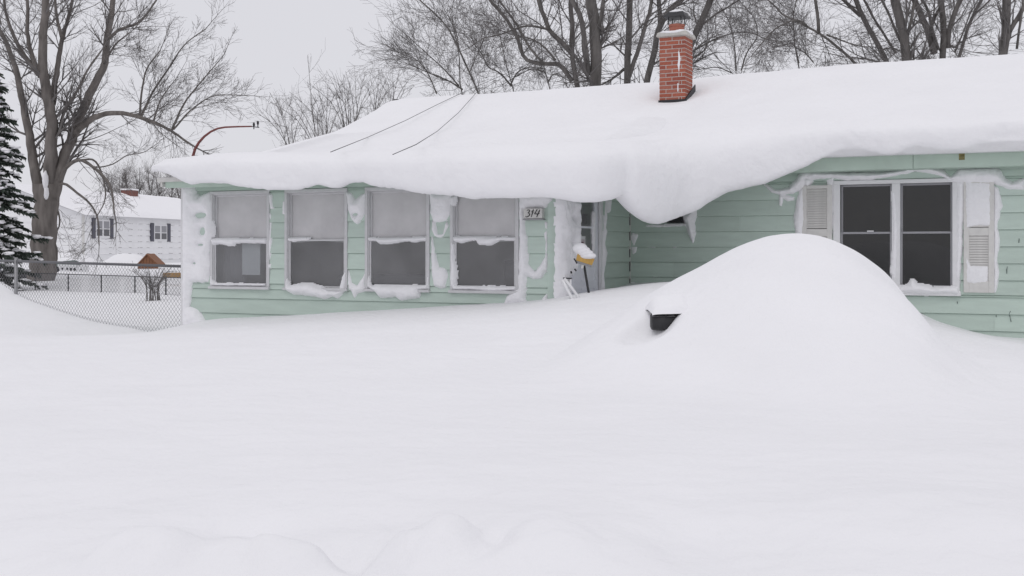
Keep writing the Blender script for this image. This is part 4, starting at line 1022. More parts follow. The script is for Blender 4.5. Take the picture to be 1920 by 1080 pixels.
# snow on its roof as a bumpy sheet
nu, nv = 90, 24; V_ = []
s_ = (ZR - ZE) / (DEP / 2)
for i in range(nu):
    a = -ov - .05 + (LH + 2 * ov + .05) * i / (nu - 1)
    for j in range(nv):
        b = -ov - .06 + (DEP / 2 + ov + .1) * j / (nv - 1)
        th = .22 + .07 * float(fbm(np.array([a * .6]), np.array([b * .9]), 3, 91)[0])
        if j == 0: th = .055
        if j == 1: th *= .7
        if i == 0: th = .055
        V_.append(hpnt(a, b, ZE + min(b, DEP / 2) * s_ + th))
o = grid_mesh('neighbour_roof_snow', np.array(V_), nu, nv, SNOWC); tag(o, "uneven snow on the white neighbour house's roof", 'snow')
DG = mat('dark_glass_far', (.10, .10, .11), .2)
for pc, zz0, zz1 in ((190.5, None, None), (299, None, None)):
    # window centre along the wall from its pixel
    dx, dy = ray(pc); det = dx * (-e1.y) + dy * e1.x; t = (o0.x * (-e1.y) + o0.y * e1.x) / det; a = (Vector((dx * t, dy * t, 0)) - o0).dot(e1)
    py0, py1 = (414, 443.5) if pc < 250 else (423, 449.5); z1 = EYE + (HZ - py0) * t / F; z0 = EYE + (HZ - py1) * t / F
    pxm = 1.0 / (proj(*hpnt(a + 1, 0, 1))[0] - proj(*hpnt(a, 0, 1))[0])     # wall metres per pixel here
    hw = 12.5 * pxm if pc < 250 else 11.5 * pxm
    wn = empty('window'); wn.parent = wh
    def bx(a0, a1, b0, b1, q0, q1, nm, m_): MB().hexa([hpnt(a0, b0, q0), hpnt(a1, b0, q0), hpnt(a1, b1, q0), hpnt(a0, b1, q0), hpnt(a0, b0, q1), hpnt(a1, b0, q1), hpnt(a1, b1, q1), hpnt(a0, b1, q1)]).build(nm, m_, wn)
    bx(a - hw - .03, a + hw + .03, -.08, -.02, z0 - .06, z1 + .06, 'frame', WHITE)
    ww = hw * .80
    for c in (-1, 1):
        for r_ in (0, 1):
            ca = a + c * hw * .52; zc0 = z0 + (z1 - z0) * (.04 if r_ == 0 else .52); zc1 = z0 + (z1 - z0) * (.46 if r_ == 0 else .97)
            bx(ca - ww / 2, ca + ww / 2, -.088, -.078, zc0, zc1, 'pane', DG if r_ == 0 else mat('blind_far', (.30, .30, .32), .6))
    for c in (-1, 1):
        sw_ = 5.5 * pxm; s0 = a + c * (hw + .06 + sw_ / 2); bx(s0 - sw_ / 2, s0 + sw_ / 2, -.095, -.02, z0 - .10, z1 + .12, 'shutter', SHUTB)
adopt(wh)
for wn in wh.children:
    pass
o1 = o0 + e2 * (DEP / 2 - .2); dx, dy = ray(243); det = dx * (-e1.y) + dy * e1.x; tch = (o1.x * (-e1.y) + o1.y * e1.x) / det
p0 = Vector((dx * tch, dy * tch, 0))
def cb(z0, z1, h): return [tuple(p0 + e1 * sa * h * 1.4 + e2 * sb * h + Vector((0, 0, z0))) for sa, sb in ((-1, -1), (1, -1), (1, 1), (-1, 1))] + [tuple(p0 + e1 * sa * h * 1.4 + e2 * sb * h + Vector((0, 0, z1))) for sa, sb in ((-1, -1), (1, -1), (1, 1), (-1, 1))]
zt_ = EYE + (HZ - 357) * tch / F
o = MB().hexa(cb(4.2, zt_, .28)).build('chimney', mat('dull_brick', (.20, .09, .075), .9, var=.2, vscale=8), wh); o.location = -Vector(wh.location)
o = MB().hexa(cb(zt_, zt_ + .08, .31)).build('chimney_cap', SNOWC, wh); o.location = -Vector(wh.location)

# ------------------------------------------------------------------ things in the neighbour's yard
def dome(name, px, py_top, py_bot, wpx, t, m_, label, cat, seed, pw=2.2, depth=1.2, parent=None):
    c = atZ(px, py_bot, t); h = (py_bot - py_top) * t / F; hw = wpx / 2 * t / F; rs = random.Random(seed)
    nu, nv = 36, 20; V_ = []
    for i in range(nu):
        for j in range(nv):
            a = -1 + 2 * i / (nu - 1); b = -1 + 2 * j / (nv - 1)
            e = max(0, 1 - abs(a) ** pw) ** .7 * max(0, 1 - abs(b) ** 2.4) ** .6
            x = c[0] + C * a * hw - S * b * depth; y = c[1] + S * a * hw + C * b * depth
            V_.append((x, y, c[2] - .4 + (h + .4) * e + .04 * float(vnoise(np.array([a * 3 + seed]), np.array([b * 3]), seed)[0])))
    o = grid_mesh(name, np.array(V_), nu, nv, m_, parent)
    if label: tag(o, label, cat)
    return o, c, h, hw
o, c, h, hw = dome('snow_heap', 238, 476, 499, 104, 47, SNOW, 'white snow heap standing in front of the white neighbour house', 'snow', 5, 2.6, 1.3)
tp_, c, h, hw = dome('covered_boat', 135, 487, 497, 78, 46, GREENT, 'low green covered boat under snow behind the fences', 'boat', 6, 2.0, 1.3)
o, c, h, hw = dome('boat_snow', 132, 473, 492, 112, 46.8, SNOW, 'snow layer heaped on the low green covered boat', 'snow', 7, 1.9, 1.5)
# dog house
dh = empty('dog_house', atZ(277, 505, 42)); tag(dh, 'brown wooden dog house with a steep gabled front', 'dog house')
t = 42; l, r, topp = atZ(258, 497, t), atZ(297, 498, t), atZ(276, 478, t); base = .7
dvec = Vector((-S, C, 0)) * .9
nb = 7
for k in range(nb):
    f0, f1 = k / nb + .006, (k + 1) / nb - .006
    def top_at(f):
        return l[2] + (topp[2] - l[2]) * min(1, f / .48) if f < .48 else topp[2] + (r[2] - topp[2]) * (f - .48) / .52
    p = lambda f, z: (l[0] + (r[0] - l[0]) * f, l[1] + (r[1] - l[1]) * f, z)
    ins_ = Vector((-S, C, 0)) * .03
    q = [p(f0, base), p(f1, base)]; q2 = [tuple(Vector(a) + ins_) for a in q[::-1]]
    tq = [p(f0, top_at(f0)), p(f1, top_at(f1))]; tq2 = [tuple(Vector(a) + ins_) for a in tq[::-1]]
    MB().hexa(q + q2 + tq + tq2).build('plank', WOODB, dh)
m = MB(); 
for a, b in ((l, topp), (topp, r)):
    A0, B0 = Vector(a) + Vector((S, -C, 0)) * .05, Vector(b) + Vector((S, -C, 0)) * .05
    m.hexa([tuple(A0), tuple(B0), tuple(B0 + dvec), tuple(A0 + dvec), tuple(A0 + Vector((0, 0, .05))), tuple(B0 + Vector((0, 0, .05))), tuple(B0 + dvec + Vector((0, 0, .05))), tuple(A0 + dvec + Vector((0, 0, .05)))])
m.build('roof', WOODB, dh); adopt(dh)
# white panel with dark holes
vp = empty('pierced_panel', atZ(136, 509, 38)); tag(vp, 'low white panel pierced by dark oval holes in the snow', 'panel'); t = 38
a, b = Vector(atZ(108, 508, t)), Vector(atZ(166, 510, t)); ht = 12.5 * t / F
m = MB(); bk = Vector((-S, C, 0)) * .06; m.hexa([tuple(a), tuple(b), tuple(b + bk), tuple(a + bk)] + [tuple(p + Vector((0, 0, ht))) for p in (a, b, b + bk, a + bk)]); m.build('board', WHITE, vp)
for px, py, r in ((107, 505, 5.5), (117, 504, 2.3), (126, 504, 2.3), (133, 505, 3), (140, 505, 3), (152, 505, 1.6)):
    c = Vector(atZ(px, py, t)) - bk * .1; rr_ = r * t / F; m = MB(); n = 12
    m.v = [tuple(c + Vector((C, S, 0)) * rr_ * .8 * math.cos(2 * math.pi * k / n) + Vector((0, 0, rr_ * math.sin(2 * math.pi * k / n)))) for k in range(n)]; m.f = [tuple(range(n))]; 
    m.v += [tuple(Vector(p) + bk * .08) for p in m.v]; m.f.append(tuple(range(2 * n - 1, n - 1, -1))); m.build('hole', BLACKM, vp)
adopt(vp)
tb = empty('timber_edging', atZ(330, 522, 30)); tag(tb, 'tan timber raised bed edge lying in snow by the fence', 'timber')
for k in range(2):
    a, b = Vector(atZ(305, 511.5 + 5 * k, 30)), Vector(atZ(352, 511 + 5 * k, 29.5)); e_ = Vector((-S, C, 0)) * .12; hz_ = Vector((0, 0, .065))
    MB().hexa([tuple(a - hz_), tuple(b - hz_), tuple(b + e_ - hz_), tuple(a + e_ - hz_), tuple(a), tuple(b), tuple(b + e_), tuple(a + e_)]).build('plank', WOODT, tb)
adopt(tb)
t = 36; a = atZ(28, 526, t); b_ = empty('storage_chest', a); tag(b_, 'dark grey low storage chest behind the spruce', 'chest')
MB().box(a[0] - .35, a[0] + .35, a[1] - .2, a[1] + .2, .7, 1.12).build('chest', mat('dark_grey', (.05, .05, .055), .7), b_, bevel=.02); MB().box(a[0] - .37, a[0] + .37, a[1] - .22, a[1] + .22, 1.121, 1.18).build('lid', SNOWC, b_, bevel=.02); adopt(b_)

# ------------------------------------------------------------------ trees
def vis(p, mg=170):
    x, y = proj(*p); return -mg < x < 1920 + mg and -mg < y < 760
class Tree:
    def __init__(s, seed): s.r = random.Random(seed); s.trunk = MB(); s.limb = MB(); s.twig = MB()
    def poly(s, pts, r0, r1, mb, k=7, wob=.3, sub=4):
        """smooth a coarse polyline, add a little irregularity, build it tapered; returns dense points and radii"""
        P = np.array(pts, float); n = len(P); seg = np.concatenate([[0], np.cumsum(np.linalg.norm(np.diff(P, axis=0), axis=1))])
        t = np.linspace(0, seg[-1], (n - 1) * sub + 1)
        if n > 2: Q = np.stack([catmull(t, seg, P[:, i]) for i in range(3)], 1)
        else: Q = np.stack([np.interp(t, seg, P[:, i]) for i in range(3)], 1)
        R_ = r0 + (r1 - r0) * (t / seg[-1]) ** .8
        for i in range(1, len(Q) - 1): Q[i] += np.array([s.r.gauss(0, 1), s.r.gauss(0, 1), s.r.gauss(0, .5)]) * R_[i] * wob
        mb.tube([tuple(q) for q in Q], list(R_), k)
        return Q, R_
    def grow(s, p, d, L_, r, lvl, mx, up=.12, wig=.22, droop=0):
        rnd = s.r; ns = 5 if lvl <= 1 else (4 if lvl == 2 else 3)
        pts = [p]; rad = [r]; dirs = [d]; x, y, z = p; dx, dy, dz = d; st = L_ / ns
        for i in range(ns):
            dx += rnd.gauss(0, wig); dy += rnd.gauss(0, wig); dz += rnd.gauss(0, wig) + up - droop * (i / ns)
            l = math.sqrt(dx * dx + dy * dy + dz * dz); dx /= l; dy /= l; dz /= l
            x += dx * st; y += dy * st; z += dz * st; pts.append((x, y, z)); rad.append(max(.003, r * (1 - .8 * (i + 1) / ns))); dirs.append((dx, dy, dz))
        if lvl >= 3 and not (vis(pts[0]) or vis(pts[-1])): return
        mb = s.limb if lvl <= 1 else s.twig
        mb.tube(pts, rad, 5 if lvl <= 1 else (4 if r > .012 else 3), cap=False)
        if lvl >= mx: return
        nc = {0: 7, 1: 7, 2: 6, 3: 4}[lvl] if lvl < 4 else 2
        nc = max(2, int(nc * rnd.uniform(.7, 1.3)))
        for c in range(nc):
            i = min(ns, max(1, int(rnd.uniform(.2, 1.05) * ns))); fr = i / ns
            s.side(pts[i], dirs[i], L_ * rnd.uniform(.38, .68) * (1.15 - .5 * fr), max(.003, rad[i] * .7 if rad[i] > .006 else .0036), lvl + 1, mx, up, wig, droop)
    def side(s, p, d, L_, r, lvl, mx, up, wig, droop=0, ang=None):
        rnd = s.r; a = ang if ang else math.radians(rnd.uniform(22, 58)); ph = rnd.uniform(0, 2 * math.pi)
        dx, dy, dz = d
        if abs(dz) < .9: ux, uy, uz = dy, -dx, 0
        else: ux, uy, uz = 0, dz, -dy
        l = math.sqrt(ux * ux + uy * uy + uz * uz) or 1; ux /= l; uy /= l; uz /= l
        wx, wy, wz = dy * uz - dz * uy, dz * ux - dx * uz, dx * uy - dy * ux
        ca, sa, cp_, sp = math.cos(a), math.sin(a), math.cos(ph), math.sin(ph)
        q = (dx * ca + (ux * cp_ + wx * sp) * sa, dy * ca + (uy * cp_ + wy * sp) * sa, dz * ca + (uz * cp_ + wz * sp) * sa)
        s.grow(p, q, L_, r, lvl, mx, up, wig, droop)
    def sprout(s, Q, R_, n, Lr, lvl, mx, f0=.1, up=.1, wig=.2, droop=0, rs=.45, bias=None):
        for c in range(n):
            f = s.r.uniform(f0, 1); i = min(len(Q) - 2, int(f * (len(Q) - 1))); d = Q[i + 1] - Q[i]; d = d / np.linalg.norm(d)
            if bias is not None: d = d * .5 + np.array(bias) * .8; d = d / np.linalg.norm(d)
            s.side(tuple(Q[i]), tuple(d), s.r.uniform(*Lr) * (1.1 - .4 * f), min(.05, max(.006, R_[i] * rs)), lvl, mx, up, wig, droop)
    def finish(s, name, base, label, group=None, barkm=BARK, twigm=TWIG, cat='tree'):
        root = empty(name, base)
        if s.trunk.f: s.trunk.build('trunk', barkm, root, smooth=True)
        if s.limb.f: s.limb.build('limbs', barkm, root, smooth=True)
        if s.twig.f: s.twig.build('twigs', twigm, root)
        adopt(root); tag(root, label, cat, group); return root

# big maple on the left
T = Tree(11); Z = 34
def q_(pts, Z, jit=0): return [atZ(a, b, Z + (jit * T.r.gauss(0, 1) if i else 0)) for i, (a, b) in enumerate(pts)]
zg = G(*atZ(78, 527, Z)[:2]); s2 = F / Z
Q, R_ = T.poly([atZ(77, 545, Z), atZ(80, 500, Z), atZ(83, 440, Z), atZ(86, 390, Z), atZ(86, 345, Z)], .41, .33, T.trunk, 12, .05)
LIMBS = [
 ([(76, 372), (62, 300), (52, 240), (38, 170), (28, 125), (8, 72), (-12, 40)], 11, 3.5), ([(90, 360), (96, 290), (96, 215), (82, 150), (80, 80), (84, 20), (86, -40)], 13.5, 6),
 ([(76, 145), (62, 110), (52, 70), (52, 20), (50, -30)], 5, 2.5), ([(72, 140), (40, 95), (15, 40), (5, -15)], 5, 2), ([(98, 195), (106, 140), (113, 90), (120, 60), (130, 25), (140, -20)], 6.5, 2.5), ([(116, 70), (108, 40), (102, -20)], 4, 2),
 ([(98, 380), (118, 300), (138, 250), (155, 205), (180, 155), (196, 120), (200, 80), (208, 30), (216, -25)], 12.5, 4.5), ([(200, 75), (225, 55), (255, 45), (290, 5), (300, -10)], 3.2, 1.6), ([(196, 120), (215, 85), (245, 60)], 2.5, 1),
 ([(140, 252), (165, 228), (190, 216), (225, 212), (262, 220), (295, 232), (325, 248), (345, 262), (366, 276)], 6.5, 1.6), ([(262, 220), (266, 170), (275, 130), (300, 95)], 2.4, 1), ([(265, 218), (285, 175), (315, 130), (350, 80), (385, 55)], 2.6, .8), ([(288, 228), (300, 190), (320, 160)], 2, .8), ([(322, 245), (345, 195), (380, 150), (410, 115)], 2.4, .8), ([(325, 243), (360, 205), (400, 180), (440, 178)], 2, .8),
 ([(110, 255), (120, 210), (145, 170), (165, 130), (190, 95)], 3.5, 1.5), ([(104, 350), (128, 310), (150, 300), (180, 318), (205, 345), (215, 402)], 4.5, 1.4), ([(152, 300), (175, 300), (195, 340), (196, 378), (182, 405)], 2.2, 1), ([(104, 348), (118, 344), (145, 362), (165, 378), (180, 400), (186, 460)], 3, 1), ([(150, 300), (178, 313), (208, 309), (240, 291), (268, 286), (296, 268)], 1.8, .5), ([(112, 295), (135, 268), (168, 262), (200, 250), (225, 238)], 1.8, .5), ([(100, 370), (112, 420), (104, 440)], 2.5, 1)]
for i, (pts, w0, w1) in enumerate(LIMBS):
    j = .35 if i in (0, 1, 6) else .25
    d0 = T.r.uniform(-.5, .5)
    P3 = [atZ(a, b, Z + (d0 * k / len(pts) * 3)) for k, (a, b) in enumerate(pts)]
    Q, R_ = T.poly(P3, w0 / s2, w1 / s2, T.trunk if w0 > 4.5 else T.limb, 9 if w0 > 4.5 else 6, .10)
    T.grow(tuple(Q[-1]), tuple((Q[-1] - Q[-2]) / np.linalg.norm(Q[-1] - Q[-2])), 1.1, w1 / s2, 2, 4, .05, .12)
    T.sprout(Q, R_, {0: 16, 1: 14, 6: 22, 9: 16}.get(i, 13 if i < 16 else 6), (.9, 2.2) if w0 > 3 else (.8, 1.7), 2, 4, .12, .07, .12, 0 if i < 16 else .08, .3)
T.finish('maple_tree', (atZ(78, 527, Z)[0], atZ(78, 527, Z)[1], zg), 'large bare forked tree with thick furrowed trunk behind the fence', barkm=BARKW)
mm = MB(); rs = random.Random(8)
for px, py, a, b in ((85, 338, 3.4, 18), (87, 362, 2, 12)):
    mm.ellipsoid(atZ(px, py, Z - .33), (a / s2, .1, b / s2), 10, 8, .3, rs)
tag(mm.build('trunk_snow', SNOWC, None, smooth=True), "patches of snow stuck to the large forked tree's trunk", 'snow')

# trees behind the mint house
def bigtree(name, seed, Z, limbs, label, group=None, base_px=None, n0=9, Lr=(1.0, 2.4), mx=4, droop=0, up=.07, wig=.12, lv=2):
    global T
    T = Tree(seed); s2 = F / Z; first = None
    for i, (pts, w0, w1, *ext) in enumerate(limbs):
        dz = T.r.uniform(-.5, .5) if i else 0
        P3 = [atZ(a, b, Z + dz * k * .6) for k, (a, b) in enumerate(pts)]
        if i == 0:
            x, y, z = P3[0]; zg = G(x, y); P3 = [(x + .05, y, zg - .1)] + P3; first = (x, y, zg)
        if ext and ext[0]:   # extend upwards beyond the frame
            d = np.array(P3[-1]) - np.array(P3[-2]); d = d / np.linalg.norm(d); P3 = P3 + [tuple(np.array(P3[-1]) + d * 1.2 + np.array([0, 0, .3])), tuple(np.array(P3[-1]) + d * 2.4 + np.array([0, 0, .9]))]
        Q, R_ = T.poly(P3, w0 / s2, w1 / s2, T.trunk if i == 0 else T.limb, 9 if w0 > 4 else 6, .12)
        T.grow(tuple(Q[-1]), tuple((Q[-1] - Q[-2]) / np.linalg.norm(Q[-1] - Q[-2])), 1.2, w1 / s2, 2, 4, .05, .12)
        T.sprout(Q, R_, int(n0 * (1.5 if i == 0 else 1.05)), Lr, lv, mx, .25 if i == 0 else .08, up, wig, droop, .32)
    return T.finish(name, first, label, group)
Fz, Gz = (lambda L_: [zoomF(p) for p in L_]), (lambda L_: [zoomG(p) for p in L_])
bt = 'bare trees behind the mint house'
bigtree('bare_tree', 21, 31, [(Fz([(1240, 475), (1215, 310), (1215, 100), (1208, 0)]), 6.5, 3.5, 1), (Fz([(1215, 310), (1150, 240), (1080, 170), (1050, 80), (1018, 0)]), 5, 3, 1), (Fz([(1215, 470), (1140, 375), (1040, 370), (950, 345), (900, 220), (840, 120), (740, 0)]), 4.5, 1.8, 1), (Fz([(1080, 170), (960, 150), (800, 200), (700, 225), (620, 275)]), 2.5, .8), (Fz([(1050, 370), (960, 260), (880, 120), (800, 10)]), 2.6, 1.2, 1), (Fz([(1120, 350), (1040, 260), (960, 220), (860, 200)]), 2.5, .9)],
        'bare tree with a low sideways limb behind the roof ridge', bt, n0=15, Lr=(1.0, 2.6))
bigtree('bare_tree', 22, 29, [(Fz([(1345, 470), (1350, 250), (1338, 110), (1325, 0)]), 12, 10, 1), (Fz([(1312, 430), (1290, 250), (1262, 90), (1215, 0)]), 5.5, 3.5, 1), (Fz([(1372, 200), (1384, 100), (1398, 0)]), 4, 2.2, 1), (Fz([(1360, 300), (1420, 260), (1480, 250)]), 1.6, .6)], 'thickest upright bare trunk behind the roof ridge', bt, n0=9)
bigtree('bare_tree', 23, 30, [(Fz([(1537, 458), (1540, 300), (1548, 120), (1552, 0)]), 8, 5, 1), (Fz([(1545, 450), (1600, 290), (1640, 150), (1672, 50), (1680, 0)]), 4.5, 2.2, 1), (Fz([(1520, 400), (1460, 450), (1420, 475)]), 3, 1.6), (Fz([(1560, 320), (1520, 250), (1480, 180)]), 1.8, .6)], 'bare tree splitting in a narrow V left of the chimney', bt, n0=11)
bigtree('bare_tree', 24, 32, [(Fz([(1660, 450), (1690, 320), (1728, 150), (1780, 60), (1850, 0)]), 8.5, 4, 1), (Fz([(1728, 150), (1722, 60), (1720, 0)]), 4.5, 3, 1), (Fz([(1680, 380), (1750, 330), (1800, 260)]), 2, .8)], 'bare tree rising directly behind the chimney top', bt, n0=10)
bigtree('bare_tree', 25, 31, [([(1268, 160), (1297, 80), (1315, 40), (1332, 0)], 8, 5.5, 1), ([(1318, 45), (1345, 25), (1370, 10), (1400, -10)], 2.5, 1), ([(1297, 110), (1320, 95), (1326, 80)], 2, 1), ([(1300, 95), (1350, 70), (1400, 60), (1440, 75)], 2, .8)], 'dark leaning bare trunk emerging right behind the chimney stack', bt, n0=14, Lr=(1.0, 2.8), droop=.15)
bigtree('bare_tree', 26, 29, [(Gz([(950, 335), (870, 265), (780, 195), (700, 150), (630, 115), (560, 80), (515, 30), (480, 0)]), 5.5, 1.6), (Gz([(765, 190), (762, 100), (745, 0)]), 3.6, 2.2, 1), (Gz([(700, 150), (655, 115), (540, 150), (440, 250), (390, 310)]), 2.2, .7), (Gz([(810, 195), (900, 230), (1000, 260), (1090, 265)]), 2.2, .8), (Gz([(780, 200), (810, 270), (840, 345)]), 1.2, .6)], 'bare tree fallen aslant with long leaning trunk over the ridge', bt, n0=14, Lr=(.9, 2.4), droop=.12)
bigtree('bare_tree', 27, 30, [(Gz([(1135, 320), (1085, 225), (1020, 110), (975, 0)]), 6, 4, 1), (Gz([(1000, 90), (950, 45), (915, 10)]), 3.4, 2, 1), (Gz([(1200, 300), (1150, 220), (1080, 110), (1030, 20)]), 2.4, 1.4, 1), (Gz([(1120, 280), (1180, 270), (1230, 290)]), 2, .8)], 'bare tree leaning toward the chimney with paired trunks', bt, n0=12)
bigtree('bare_tree', 28, 28, [(Gz([(1255, 320), (1240, 180), (1215, 80), (1195, 0)]), 10, 8, 1), (Gz([(1265, 200), (1290, 90), (1305, 0)]), 3.5, 2, 1), (Gz([(1250, 280), (1200, 180), (1160, 80), (1120, 0)]), 2.6, 1.4, 1), (Gz([(1270, 290), (1330, 190), (1360, 180)]), 2, .8)], 'sturdy bare trunk beside the many stemmed clump', bt, n0=11)
bigtree('bare_tree', 29, 29, [(Gz([(1465, 305), (1465, 180), (1462, 80), (1450, 0)]), 7.5, 5, 1), (Gz([(1415, 300), (1385, 180), (1340, 90), (1305, 0)]), 6.5, 4.5, 1), (Gz([(1490, 270), (1510, 120), (1540, 50), (1565, 0)]), 5, 2.8, 1), (Gz([(1385, 180), (1420, 100), (1450, 40)]), 3.5, 2.4, 1), (Gz([(1440, 280), (1400, 150), (1380, 60), (1350, 0)]), 3, 2, 1), (Gz([(1490, 250), (1530, 265), (1560, 240)]), 3, 1.4)], 'bare clump of many stems fanning from one stool behind the roof', bt, n0=10)
bigtree('bare_tree', 30, 31, [(Gz([(1560, 300), (1590, 200), (1630, 90), (1680, 0)]), 4.5, 2.4, 1), (Gz([(1640, 80), (1690, 40), (1730, 0)]), 2, 1.2, 1), (Gz([(1530, 295), (1570, 200), (1600, 120)]), 2.2, 1)], 'slender bare tree slanting away beside the many stemmed clump', bt, n0=12)
bigtree('bare_tree', 31, 28, [(Gz([(1802, 280), (1815, 180), (1822, 80), (1822, 0)]), 9, 7.5, 1), (Gz([(1840, 175), (1880, 110), (1915, 50), (1960, -20)]), 4.5, 2.6, 1), (Gz([(1880, 275), (1890, 180), (1905, 90), (1915, 0)]), 2.6, 1.6, 1)], 'bare trunk forking wide over the far end of the roof', bt, n0=10)
# slim leaning trees at the middle of the ridge
bigtree('slender_tree', 41, 33, [(Fz([(665, 525), (610, 400), (560, 290), (500, 170), (420, 80), (330, 0)]), 2.6, 1, 1), (Fz([(560, 290), (545, 200), (500, 100)]), 1.4, .6), (Fz([(620, 420), (660, 330), (700, 240)]), 1.2, .5)], 'slender bare tree leaning outward where the wires cross the ridge', bt, n0=16, Lr=(1.0, 2.4))
bigtree('slender_tree', 42, 34, [(Fz([(575, 525), (560, 450), (565, 380), (540, 220), (520, 120)]), 2.2, .8), (Fz([(580, 520), (500, 470), (400, 430), (280, 380)]), 1.8, .6), (Fz([(560, 500), (470, 400), (360, 300), (250, 200)]), 1.6, .6), (Fz([(430, 545), (380, 430), (330, 360), (220, 310)]), 1.4, .5)], 'low spreading bare tree sweeping sideways over the ridge', bt, n0=16, Lr=(1.0, 2.4), droop=.08)
bigtree('slender_tree', 43, 33, [(Fz([(870, 500), (840, 400), (815, 290), (795, 200)]), 2, .8), (Fz([(865, 500), (790, 420), (730, 390), (690, 310), (630, 240)]), 2, .7), (Fz([(860, 490), (900, 420), (970, 390), (1050, 400)]), 1.6, .6)], 'thin bare tree with a crooked side branch on the ridge line', bt, n0=16, Lr=(.9, 2.0))
bigtree('slender_tree', 44, 34, [(Fz([(1080, 485), (1050, 380), (1038, 280), (1035, 180)]), 2, .8), (Fz([(1075, 480), (1110, 430), (1180, 460)]), 1.6, .6), (Fz([(1060, 420), (990, 400), (900, 440), (830, 480)]), 1.6, .6)], 'thin straight bare tree beside the low sideways limb', bt, n0=14, Lr=(.9, 2.0))
bigtree('slender_tree', 45, 32, [(Gz([(650, 355), (635, 280), (625, 180), (625, 60), (640, 0)]), 2.2, 1), (Gz([(655, 355), (620, 250), (540, 260), (490, 240)]), 1.5, .6), (Gz([(735, 350), (690, 300), (640, 270)]), 1.5, .6)], 'thin bare sapling crossing the aslant fallen trunk', bt, n0=16, Lr=(.9, 2.2), droop=.12)
bigtree('slender_tree', 46, 35, [(Gz([(280, 410), (230, 360), (160, 290), (100, 180)]), 1.6, .6), (Gz([(275, 410), (200, 380), (100, 390), (60, 400)]), 1.4, .5), (Gz([(330, 395), (360, 300), (420, 200), (400, 100), (350, 40)]), 1.6, .7), (Gz([(300, 400), (290, 250), (260, 120), (200, 20)]), 1.6, .7)], 'fine twiggy bare tree filling the gap beside the chimney', bt, n0=16, Lr=(1.0, 2.4), droop=.15)
# saplings and shrubs beyond the left end of the roof
sap = [(546, 274, 505, 175, 40, 'gnarled bare shrub leaning out past the porch roof edge'), (587, 258, 545, 160, 41, 'bare shrub with a tall straight leader beyond the roof'), (612, 250, 600, 150, 43, 'twiggy low shrub between the taller saplings'), (650, 230, 612, 130, 42, 'bare shrub with crossing stems halfway up the roof edge'), (668, 222, 675, 118, 42, 'upright bare shrub with many pale stems'), (706, 206, 720, 120, 44, 'dense bare brush just below the ridge end vent'), (738, 196, 745, 125, 45, 'thin bare brush above the ridge end vent')]
for k, (bx_, by, tx_, ty, Z, lab) in enumerate(sap):
    T = Tree(60 + k); s2 = F / Z; base = atZ(bx_, by, Z); zg = G(base[0], base[1])
    for j in range(6):
        f = (j - 2.5) / 2.5; ex = bx_ + (tx_ - bx_) * .8 + f * T.r.uniform(30, 62); ey = ty + abs(f) * 28 + T.r.uniform(-10, 14)
        if k == 1 and j == 3: ex, ey = 577, 103
        P3 = [(base[0] + T.r.uniform(-.15, .15), base[1] + T.r.uniform(-.2, .2), zg - .1), (base[0] + f * .12, base[1] + T.r.uniform(-.2, .2), base[2]), atZ(bx_ + (ex - bx_) * .38, by + (ey - by) * .5, Z + T.r.uniform(-.5, .5)), atZ(ex, ey, Z + T.r.uniform(-.8, .8))]
        Q, R_ = T.poly(P3, 1.3 / s2 + .012, .25 / s2, T.limb, 5, .25)
        T.sprout(Q, R_, 20, (.5, 1.5), 3, 4, .25, .08, .16, 0, .35)
    T.finish('bare_shrub', (base[0], base[1], zg), lab, 'bare shrubs beyond the roof edge', cat='shrub')
# grey thicket behind the white house
THL = ['grey bare tree over the white house roof beside the big forked trunk', 'grey bare tree just before the neighbour house chimney', 'grey bare tree standing right behind the neighbour house chimney', 'slim grey bare tree first past the neighbour house chimney', 'slim grey bare tree second past the neighbour house chimney', 'slim grey bare tree third past the neighbour house chimney', 'slim grey bare tree fourth past the neighbour house chimney', 'grey bare tree beside the porch corner, behind the white house', 'grey bare tree half hidden behind the porch corner board']
for k in range(9):
    px = 205 + k * 19; Z = 80 + (k % 3) * 4; T = Tree(80 + k); base = atZ(px, 470, Z); zg = .9; s2 = F / Z
    for j in range(3):
        ex = px + T.r.uniform(-16, 16); ey = 300 + T.r.uniform(0, 35) + (15 if k in (0, 1) else 0)
        P3 = [(base[0] + T.r.uniform(-.2, .2), base[1], zg), atZ(px + T.r.uniform(-4, 4), 400, Z), atZ((px + ex) / 2, 350, Z), atZ(ex, ey, Z)]
        Q, R_ = T.poly(P3, 2.0 / s2, .4 / s2, T.limb, 5, .3); T.sprout(Q, R_, 44, (.8, 2.4), 3, 4, .45, .1, .18, 0, .4)
    T.finish('thicket_tree', (base[0], base[1], zg), THL[k], 'thicket trees behind the white house')
# little bush by the garden fence
T = Tree(99); base = atZ(288, 549, 24.5); zg = G(base[0], base[1])
for j in range(20):
    ex = 287 + T.r.uniform(-42, 38); ey = 507 + T.r.uniform(-6, 14)
    bj = (ex - 287) / 38 * .16 + T.r.uniform(-.05, .05); P3 = [(base[0] + bj * C, base[1] + bj * S, zg - .05), atZ(287 + (ex - 287) * .4, 530, 24.5), atZ(ex, ey, 24.5 + T.r.uniform(-.2, .2))]
    Q, R_ = T.poly(P3, .014, .005, T.limb, 4, .25); T.sprout(Q, R_, 4, (.15, .4), 3, 3, .4, .05, .2, 0, .5)
T.finish('garden_bush', (base[0], base[1], zg), 'small leafless bush in the snow by the garden fence', cat='bush')

